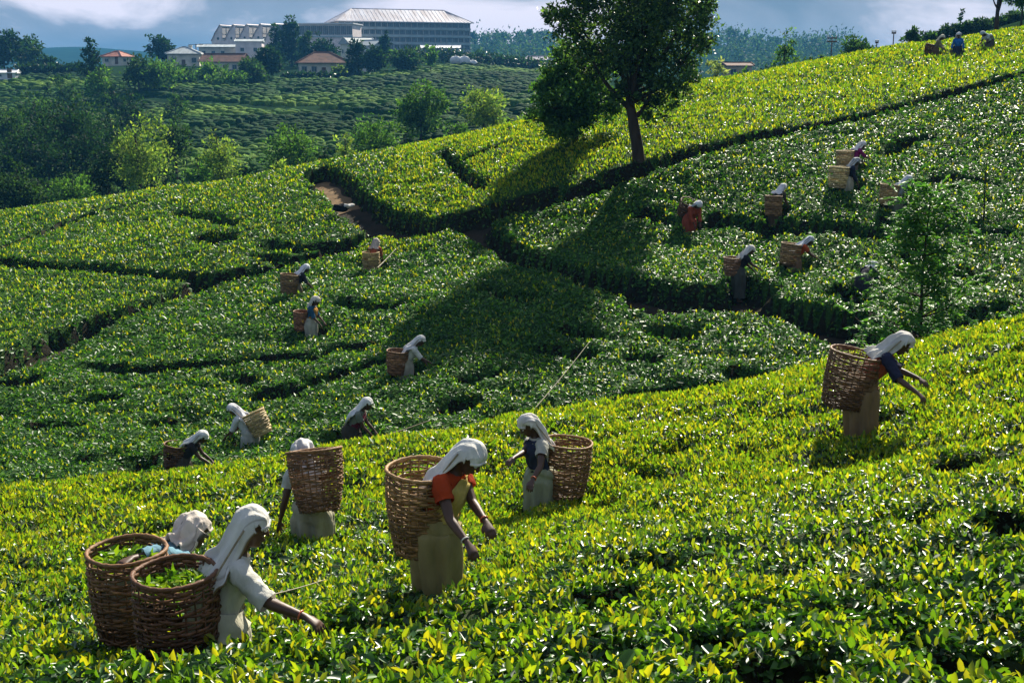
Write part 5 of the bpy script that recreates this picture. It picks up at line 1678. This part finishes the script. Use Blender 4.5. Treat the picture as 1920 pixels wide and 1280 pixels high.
WHITE, CREAM = (.74, .72, .68), (.60, .55, .44)
BROWN, DKBROWN, STRAW = (.21, .105, .045), (.135, .060, .028), (.52, .38, .18)
CL = {
 'shawl': dict(label='person in long off-white shawl over head reaching right, nearest basket on back', scarf=(.66, .64, .58), tail=1.0, wide=1.3, stripe=(.16, .11, .05), top=(.62, .60, .53), skirt=(.58, .55, .42), sl='elbow', handR_px=(583, 1162, 6.75), handL_px=(530, 1135, 7.1), bang=('R', 'bangle_red'),
      bk=dict(label='dark brown basket nearest the camera, holding leaves, of the white-shawled person', col=DKBROWN, h=.63, rt=.235, rb=.205, rim_px=(328, 1076, 6.8), tau=0, fill=.82)),
 'bluearm': dict(label='person bent low in cream head cloth with one pale blue sleeve over the basket', scarf=(.68, .60, .52), tail=.10, stripe=(.12, .11, .10), top=(.16, .30, .38), skirt=(.40, .38, .30), sl='long', handR_px=(240, 1046, 7.5), elbowR=(-.3, -.3, .9), handL=(.5, .1, .8),
      bk=dict(label='brown basket behind the nearest one, beside the pale blue sleeve', col=BROWN, h=.58, rt=.245, rb=.205, rim_px=(238, 1034, 7.6), tau=0, fill=.84)),
 'backview': dict(label='person seen from behind with a big tilted basket hiding the head', scarf=(.70, .68, .66), tail=.35, top=(.58, .58, .54), skirt=(.40, .37, .27), sl='short', handL=(.12, .30, .72), handR=(.40, -.1, .8),
      bk=dict(label='brown tilted basket covering the back of the person seen from behind', col=(.24, .125, .055), h=.60, rt=.265, rb=.19, dx=.10, dy=-.03, dz=.24, tau=16)),
 'redblouse': dict(label='person in red blouse and yellow sari looking down, both arms in the tea', scarf=(.74, .72, .66), tail=.8, top=(.42, .055, .015), skirt=(.30, .25, .11), sari=(.52, .40, .115), sl='short', handR_px=(903, 1076, 7.95), handL_px=(942, 1042, 8.1), bang=('R', 'bangle_white'), bang2=('L', 'bangle_red'),
      bk=dict(label='tall honey-brown basket on the back of the red-bloused person', col=(.29, .165, .062), h=.63, rt=.265, rb=.195, dx=.13, dz=-.04, tau=2)),
 'navychest': dict(label='person facing left in white head cloth, navy front and pale short sleeves', scarf=(.74, .70, .66), tail=.5, stripe=(.35, .30, .24), top=(.52, .50, .43), skirt=(.33, .35, .25), sari=(.035, .04, .075), sl='short', handL_px=(990, 930, 12.25), handR_px=(944, 876, 12.5), bang=('L', 'bangle_red'),
      bk=dict(label='brown open basket on the back of the left-facing navy-fronted person', col=(.25, .13, .055), h=.60, rt=.27, rb=.22, dx=.03, dz=-.08, tau=-4)),
 'rightvest': dict(label='person in grey-white hood and coral vest with dark sleeves reaching right', scarf=(.62, .60, .55), tail=.5, top=(.42, .095, .055), skirt=(.26, .175, .095), sl='elbow', slcol=(.030, .032, .060), handR_px=(1750, 768, 12.1), handL_px=(1772, 742, 12.4),
      bk=dict(label='brown basket with broken weave on the back of the coral-vested person', col=(.20, .105, .05), h=.60, rt=.275, rb=.235, dx=.06, dz=-.07, tau=10)),
 'stick': dict(label='person in long white hood holding a pale stick just beyond the crest', scarf=(.72, .72, .71), tail=.75, top=(.20, .22, .18), skirt=(.06, .05, .04), sari=(.16, .03, .05), sl='short', handR=(.42, -.12, .72), handL=(.48, .08, .70)),
 'creambasket': dict(label='person all in white facing left with a tipped straw basket', scarf=(.72, .72, .74), tail=.7, wide=1.2, top=(.68, .69, .72), skirt=(.50, .50, .46), sl='elbow',
      bk=dict(label='pale straw basket tipped on the back of the left-facing white figure', col=STRAW, h=.50, rt=.25, rb=.20, dx=.04, dz=.05, tau=26, sq=.9)),
 'lowdark': dict(label='person stooping in white scarf and dark top near the left valley', scarf=(.70, .70, .68), tail=.8, wide=.7, stripe=(.1, .1, .12), top=(.035, .03, .03), skirt=(.08, .07, .06), sl='short', handR=(.72, -.15, .62), handL=(.6, .1, .66),
      bk=dict(label='small reddish brown basket filled with leaves of the stooping dark-topped person', col=DKBROWN, h=.46, rt=.22, rb=.18, dx=-.02, dz=-.1, tau=8, fill=.9)),
 'whitecape': dict(label='person in bright white cape with dark trim in the middle of the slope', scarf=(.74, .73, .71), tail=.75, wide=1.2, stripe=(.10, .09, .09), top=(.70, .69, .66), skirt=(.40, .38, .30), sl='elbow', handR=(.6, -.15, .80),
      bk=dict(label='brown round basket on the back of the white-caped person', col=BROWN, h=.54, rt=.25, rb=.20, dx=-.02, dy=-.05, dz=-.14, tau=4)),
 'upperpair': dict(label='upper person of the two standing in line, white hood and dark sleeve', scarf=(.70, .72, .76), tail=.45, top=(.04, .04, .055), skirt=(.20, .16, .10), sl='elbow',
      bk=dict(label='brown basket of the upper person standing in line', col=(.24, .145, .065), h=.56, rt=.27, rb=.22, dx=-.02, dy=-.1, dz=-.06, tau=6)),
 'bluetop': dict(label='person in blue top and pale skirt standing below the white-hooded one', scarf=(.62, .58, .50), tail=.15, top=(.035, .11, .20), skirt=(.46, .44, .36), sari=(.50, .25, .05), sl='elbow', handR=(.32, -.15, .78), handL=(.36, .1, .78),
      bk=dict(label='reddish brown basket behind the blue-topped person', col=(.26, .12, .06), h=.52, rt=.22, rb=.18, dx=.03, dz=-.16, tau=2)),
 'farback': dict(label='person seen from behind with a straw basket and stick at the trail bend', scarf=(.55, .47, .40), tail=.3, top=(.35, .10, .05), skirt=(.30, .22, .12), sl='elbow',
      bk=dict(label='pale straw basket with flat front at the trail bend', col=(.46, .32, .13), h=.60, rt=.27, rb=.235, dx=.02, dz=-.14, tau=0)),
 'redbent': dict(label='person in rust-red cloth bending towards the camera under the shade tree', scarf=(.68, .68, .70), tail=.3, top=(.36, .075, .035), skirt=(.32, .07, .035), sari=(.34, .07, .035), sl='long', handR=(.30, -.06, .62), handL=(.36, .1, .62),
      bk=dict(label='dark basket full of leaves behind the rust-red bending person', col=DKBROWN, h=.50, rt=.24, rb=.19, dx=.0, dz=.08, tau=30, fill=.92)),
 'whitehood': dict(label='person in plain white hood facing uphill with a brown basket', scarf=(.74, .73, .73), tail=.5, top=(.09, .08, .06), skirt=(.18, .12, .08), sl='short',
      bk=dict(label='brown basket of the plain white-hooded person facing uphill', col=(.26, .15, .065), h=.58, rt=.25, rb=.21, dx=-.02, dy=-.08, dz=-.14, tau=2)),
 'magenta': dict(label='person in magenta blouse standing behind the navy-skirted one', scarf=(.74, .72, .72), tail=.4, top=(.24, .02, .14), skirt=(.20, .15, .12), sl='elbow', handR=(.6, -.15, .9),
      bk=dict(label='straw basket half hidden behind another, of the magenta-bloused person', col=STRAW, h=.50, rt=.27, rb=.22, dx=-.06, dz=-.10, tau=0)),
 'navyskirt': dict(label='person in navy top and pale skirt with a large straw basket', scarf=(.50, .52, .52), tail=.25, stripe=(.04, .05, .08), nstripe=2, top=(.025, .028, .05), skirt=(.42, .40, .30), sl='long', handR=(.30, -.15, .66), handL=(.36, .1, .7),
      bk=dict(label='large pale straw basket of the navy-topped person', col=(.56, .44, .20), h=.62, rt=.30, rb=.26, dx=.04, dz=-.05, tau=2)),
 'greyhood': dict(label='person in grey-white hood and dark dress left of the striped white cape', scarf=(.62, .60, .56), tail=.8, wide=.8, top=(.03, .03, .035), skirt=(.08, .085, .075), sl='short', handR=(.62, -.1, .84),
      bk=dict(label='small brown basket of the grey-hooded person in dark dress', col=(.22, .115, .06), h=.46, rt=.22, rb=.18, dx=.0, dz=-.10, tau=0)),
 'whitestripe': dict(label='person in white cape with dark stripes and orange-red front', scarf=(.70, .74, .78), tail=.95, wide=1.0, stripe=(.03, .05, .09), nstripe=2, top=(.48, .09, .03), skirt=(.24, .15, .09), sl='short', handR=(.72, -.15, .72), handL=(.72, .12, .80),
      bk=dict(label='brown straight-sided basket of the striped white-caped person', col=(.30, .18, .075), h=.56, rt=.27, rb=.24, dx=.04, dz=-.03, tau=6)),
 'behindsapling': dict(label='person in pale scarf half hidden behind the feathery sapling', scarf=(.62, .66, .70), tail=.5, top=(.30, .34, .36), skirt=(.20, .22, .15), sl='elbow',
      bk=dict(label='straw basket half hidden by the feathery sapling foliage', col=(.40, .27, .11), h=.58, rt=.26, rb=.2, dx=-.06, dz=-.06, tau=4)),
 'darkhead': dict(label='person crouched low with dark top and pale scarf edge left of the sapling', scarf=(.60, .62, .64), tail=.2, top=(.02, .02, .04), skirt=(.05, .05, .06), sl='long'),
 'ridgetan': dict(label='person in tan clothes at the left of the three on the ridge', scarf=(.62, .58, .44), tail=.3, top=(.22, .19, .13), skirt=(.16, .11, .07), sl='long',
      bk=dict(label='dark basket of the tan-clothed person on the ridge', col=DKBROWN, h=.45, rt=.24, rb=.2, dx=-.03, dz=-.2, tau=10)),
 'ridgeblue': dict(label='person in bright blue clothes in the middle of the three on the ridge', scarf=(.72, .74, .80), tail=.2, top=(.03, .15, .46), skirt=(.04, .05, .09), sari=(.04, .19, .56), sl='long', handR=(.2, -.3, .7), handL=(.2, .3, .7)),
 'ridgepale': dict(label='person bent over in pale cloth at the right of the three on the ridge', scarf=(.46, .54, .55), tail=1.0, wide=1.3, top=(.50, .56, .56), skirt=(.10, .10, .09), sl='short'),
}

def person(q):
    fine = q['d'] < 15
    q.update(CL[q['key']])
    J = joints(q)
    sc = SCALE
    rz = math.radians(q['head'])
    Wt = pw(q['top'][0], q['top'][1], q['d'])
    Rz = Matrix.Rotation(rz, 4, 'Z')
    off = np.array((Rz @ Matrix.Scale(sc, 4)) @ Vector([float(x) for x in J['top']]))
    loc = Wt - off
    g = float(table_z(np.array([loc[0]]), np.array([loc[1]]))[0]) - BUSH
    print('PERSON', q['key'], 'feet above soil %.2f' % (loc[2] - g))
    for k in ('handR', 'handL'):     # reach given as a place in the photograph
        if q.get(k + '_px'):
            q[k] = np.array((Matrix.Translation([float(x) for x in loc]) @ Rz @ Matrix.Scale(sc, 4)).inverted() @ Vector([float(x) for x in pw(*q[k + '_px'])]))
    J = joints(q)
    o = thing('person', q['label'], 'person', loc, rz, 'tea pickers on the slopes')
    o.scale = (sc,) * 3
    Mx = Matrix.Translation([float(x) for x in loc]) @ Rz @ Matrix.Scale(sc, 4)
    link('body', body_mesh(q, J, fine), M['skin'], o)
    ax = [J['hf'], np.array([0, 1.0, 0]), J['hu']]
    hv, hf_ = ellipsoid(J['headc'] - J['hf'] * .026 + J['hu'] * .020, ax, (.090, .080, .092), 18, 12)
    mb = MB(); mb.add(hv, hf_); mb.build('hair', M['hair'], o, True)
    if fine:
        for s in (-1, 1):
            ev, ef = ellipsoid(J['headc'] + J['hf'] * .078 + ax[1] * s * .031 + J['hu'] * .012, ax, (.014, .015, .010), 12, 8)
            mb = MB(); mb.add(ev, ef); e = mb.build('eye', M['eye_white'], o, True)
            ev, ef = ellipsoid(J['headc'] + J['hf'] * .0885 + ax[1] * s * .031 + J['hu'] * .012, ax, (.0045, .0065, .0065), 10, 6)
            mb = MB(); mb.add(ev, ef); mb.build('iris', M['hair'], e, True)
    blouse(q, J, o, q['top_col'], fine, .5 if q['key'] in ('shawl', 'creambasket') else .15)
    for s, k in ((1, 'L'), (-1, 'R')):
        sleeve(q, J, o, k, s, q.get('slcol', q['top_col']), q.get('sl', 'short'), fine, .02 if q['key'] == 'shawl' else .014)
    skirt(q, J, o, q['skirt'], fine)
    if q.get('sari') is not None: sari(q, J, o, q['sari'], fine)
    scarf(q, J, o, q['scarf'], fine, q.get('tail', .5), q.get('wide', 1.0), q.get('stripe'), 1.0, q.get('nstripe', 1))
    for b in ('bang', 'bang2'):
        if q.get(b): bangle(o, J, *q[b])
    bk = q.get('bk')
    if bk:
        rim = J['shl'] + J['bn'] * .12 + np.array([-bk['rt'] + bk.get('dx', 0), bk.get('dy', 0), bk.get('dz', 0)])
        if bk.get('rim_px'):
            rim = np.array(Mx.inverted() @ Vector([float(x) for x in pw(*bk['rim_px'])]))
        axis = tilt(bk.get('tau', 0))
        bo, wb, wa = basket(bk['label'], Mx, rim, axis, bk['h'], bk['rt'], bk['rb'], bk['col'], fine, 'picking baskets', None, bk.get('fill'), bk.get('sq', 1.0))
        # head rope: over the crown of the head and down to both sides of the rim
        if q['key'] == 'bluearm': return o
        inv = bo.matrix_basis.inverted()
        mb = MB()
        for s in (-1, 1):
            a0 = J['headc'] - J['hf'] * .07 + J['hu'] * .02 + np.array([0, s * .112, 0])
            a1 = (J['headc'] + rim) * .5 + J['bn'] * -.03 + np.array([0, s * .14, -.03])
            a2 = rim + np.array([bk['rt'] * .72, s * bk['rt'] * .66, -.06])
            pts = [np.array(inv @ (Mx @ Vector([float(x) for x in p]))) for p in catmull([a0, a1, a2], 9)]
            mb.tube(pts, [.0065] * 9, 6)
        mb.build('carrying_rope', M['rope'], bo, True)
    return o

for q in PEOPLE:
    CL[q['key']]['top_col'] = CL[q['key']].pop('top')
    person(q)

# ================================================================== STICKS AND SMALL THINGS
def stick(label, a, b, r=.014, name='bamboo_pole'):
    A, B = pw(*a), pw(*b)
    L = np.linalg.norm(B - A)
    o = thing(name, label, 'pole', A)
    n = max(8, int(L / .16))
    t = np.linspace(0, 1, n * 3)
    sag = -np.sin(t * math.pi) * .01 * L
    P = (B - A)[None] * t[:, None]
    P[:, 2] += sag
    rad = r * (1.15 - .45 * t) * (1 + .16 * (np.arange(n * 3) % 3 == 0))
    mb = MB(); mb.tube(P, rad, 8); mb.build('cane', M['bamboo'], o, True)
stick('long bamboo pole slanting up behind the left-facing navy-fronted person', (985, 786, 17.6), (1106, 640, 19.5), .009)
stick('thin cane lying on the tea right of the red-bloused person', (1012, 1035, 9.7), (1300, 985, 10.6), .0065)
stick('pale stick held by the white-hooded person beyond the crest', (716, 818, 22.3), (806, 788, 22.9), .016)
stick('pale cane leaning beside the straw basket at the trail bend', (707, 503, 36.3), (742, 467, 37.4), .022)
stick('long cane lying on the tea below the large straw basket', (1528, 399, 34.2), (1618, 389, 34.4), .016)
stick('thin cane lying on the tea right of the white-shawled person', (495, 1118, 8.6), (610, 1086, 9.2), .0055)

# cloth bundle beside the trail
p = hit(640, 396, 25)
o = thing('cloth_bundle', 'dark bundle with a pale cloth lying beside the trail bend', 'bundle', (p[0], p[1], p[2] + .02), math.radians(15))
for nm, ce, r, col in (('sack', (0, 0, .10), (.30, .19, .16), (.012, .012, .014)), ('pale_cloth', (.22, -.03, .17), (.24, .15, .075), (.60, .58, .54))):
    ev, ef = ellipsoid(ce, [np.array([1., 0, 0]), np.array([0, 1., 0]), np.array([0, 0, 1.])], r, 18, 12)
    ev = [np.array(v) * (1 + .12 * math.sin(v[0] * 21 + v[1] * 13) + .06 * math.sin(v[2] * 40)) for v in ev]
    mb = MB(); mb.add(ev, ef, col); mb.build(nm, M['cloth'], o, True, True)

# ---- feathery saplings standing in the tea
def sapling(label, u, vb, d, h, w, nbr, leafn, L=.06, green='mid', gen=1):
    b = pw(u, vb, d)
    z = float(ground_z(np.array([b[0]]), np.array([b[1]]))[0])
    o = thing('sapling', label, 'tree', (b[0], b[1], z))
    h = h + (b[2] - z)
    mb = MB()
    tp = catmull([(0, 0, -.2), (.02, 0, h * .3), (-.02, .02, h * .65), (.03, 0, h)], 14)
    mb.tube(tp, np.linspace(.030, .005, 14) * (h / 2.8), 8)
    Ps, As = [], []
    for i in range(nbr):
        f = .16 + .82 * (i + .5) / nbr
        a = i * 2.4 + random.uniform(-.3, .3)
        Lb = w * .5 * (1.05 - .78 * f ** 1.3) * random.uniform(.7, 1.1)
        s = tp[min(13, int(f * 13))]
        e = s + np.array([math.cos(a) * Lb, math.sin(a) * Lb, Lb * random.uniform(.35, .8)])
        m = (s + e) / 2 + np.array([0, 0, -.10 * Lb])
        path = catmull([s, m, e], 7)
        mb.tube(path, np.linspace(.012, .003, 7) * (h / 2.8), 5)
        k = int(leafn / nbr)
        # feathery compound leaves along the branch
        nf = 11
        for j in range(nf):
            g = path[min(6, 1 + int(j / nf * 6))]
            fd = nrm(np.array([math.cos(a), math.sin(a), .25]) + rng.normal(size=3) * .65)
            fl = random.uniform(.16, .30) * (h / 2.8)
            kk = max(4, k // nf)
            t = np.linspace(.15, 1, kk)
            Ps.append(g + fd[None] * (t * fl)[:, None] + np.array([0, 0, -.25]) * (t ** 2 * fl)[:, None])
            side = nrm(np.cross(fd, [0, 0, 1]))
            As.append(fd[None] * .6 + side[None] * np.where(np.arange(kk) % 2 == 0, 1, -1)[:, None] + rng.normal(size=(kk, 3)) * .2)
    mb.build('trunk', M['bark'], o, True)
    P, A = np.vstack(Ps), np.vstack(As)
    n = len(P)
    g = np.array(GREENS[green])
    ll = L * rng.uniform(.7, 1.4, n)
    v, t, c = leaf_arrays(P, A, np.array([0, 0, 1.]) + rng.normal(size=(n, 3)) * .45, ll, ll * .36, g[rng.integers(0, 3, n)] * rng.uniform(.8, 1.25, (n, 1)))
    link('crown', new_mesh('crown', v, tris=t, cols=c), M['crown'], o)
sapling('feathery green sapling standing behind the coral-vested person', 1722, 655, 20.4, 3.05, 2.7, 50, 15000, .10, 'fern')
sapling('slender young sapling in the tea at the far right of the slope', 1842, 415, 32.5, 2.3, .8, 14, 900, .08)
sapling('leafy shoot rising at the crest right of the coral-vested person', 1775, 700, 17.0, .45, .9, 7, 300, .07)

# ================================================================== AIR
hz = bpy.data.meshes.new('haze')
mb = MB()
mb.box((0, 945, 16), (4600, 2030, 84))
hz_o = mb.build('haze', None)
m, nt, out = mat_nodes('haze_air')
vol = nt.nodes.new('ShaderNodeVolumePrincipled')
vol.inputs['Color'].default_value = (.11, .45, .95, 1)
vol.inputs['Density'].default_value = 0.00024
vol.inputs['Anisotropy'].default_value = 0.0
nt.links.new(vol.outputs['Volume'], out.inputs['Volume'])
hz_o.data.materials.clear()
hz_o.data.materials.append(m)
tag(hz_o, 'thin blue haze filling the valley air between the slopes and far ridges', 'haze', kind='stuff')
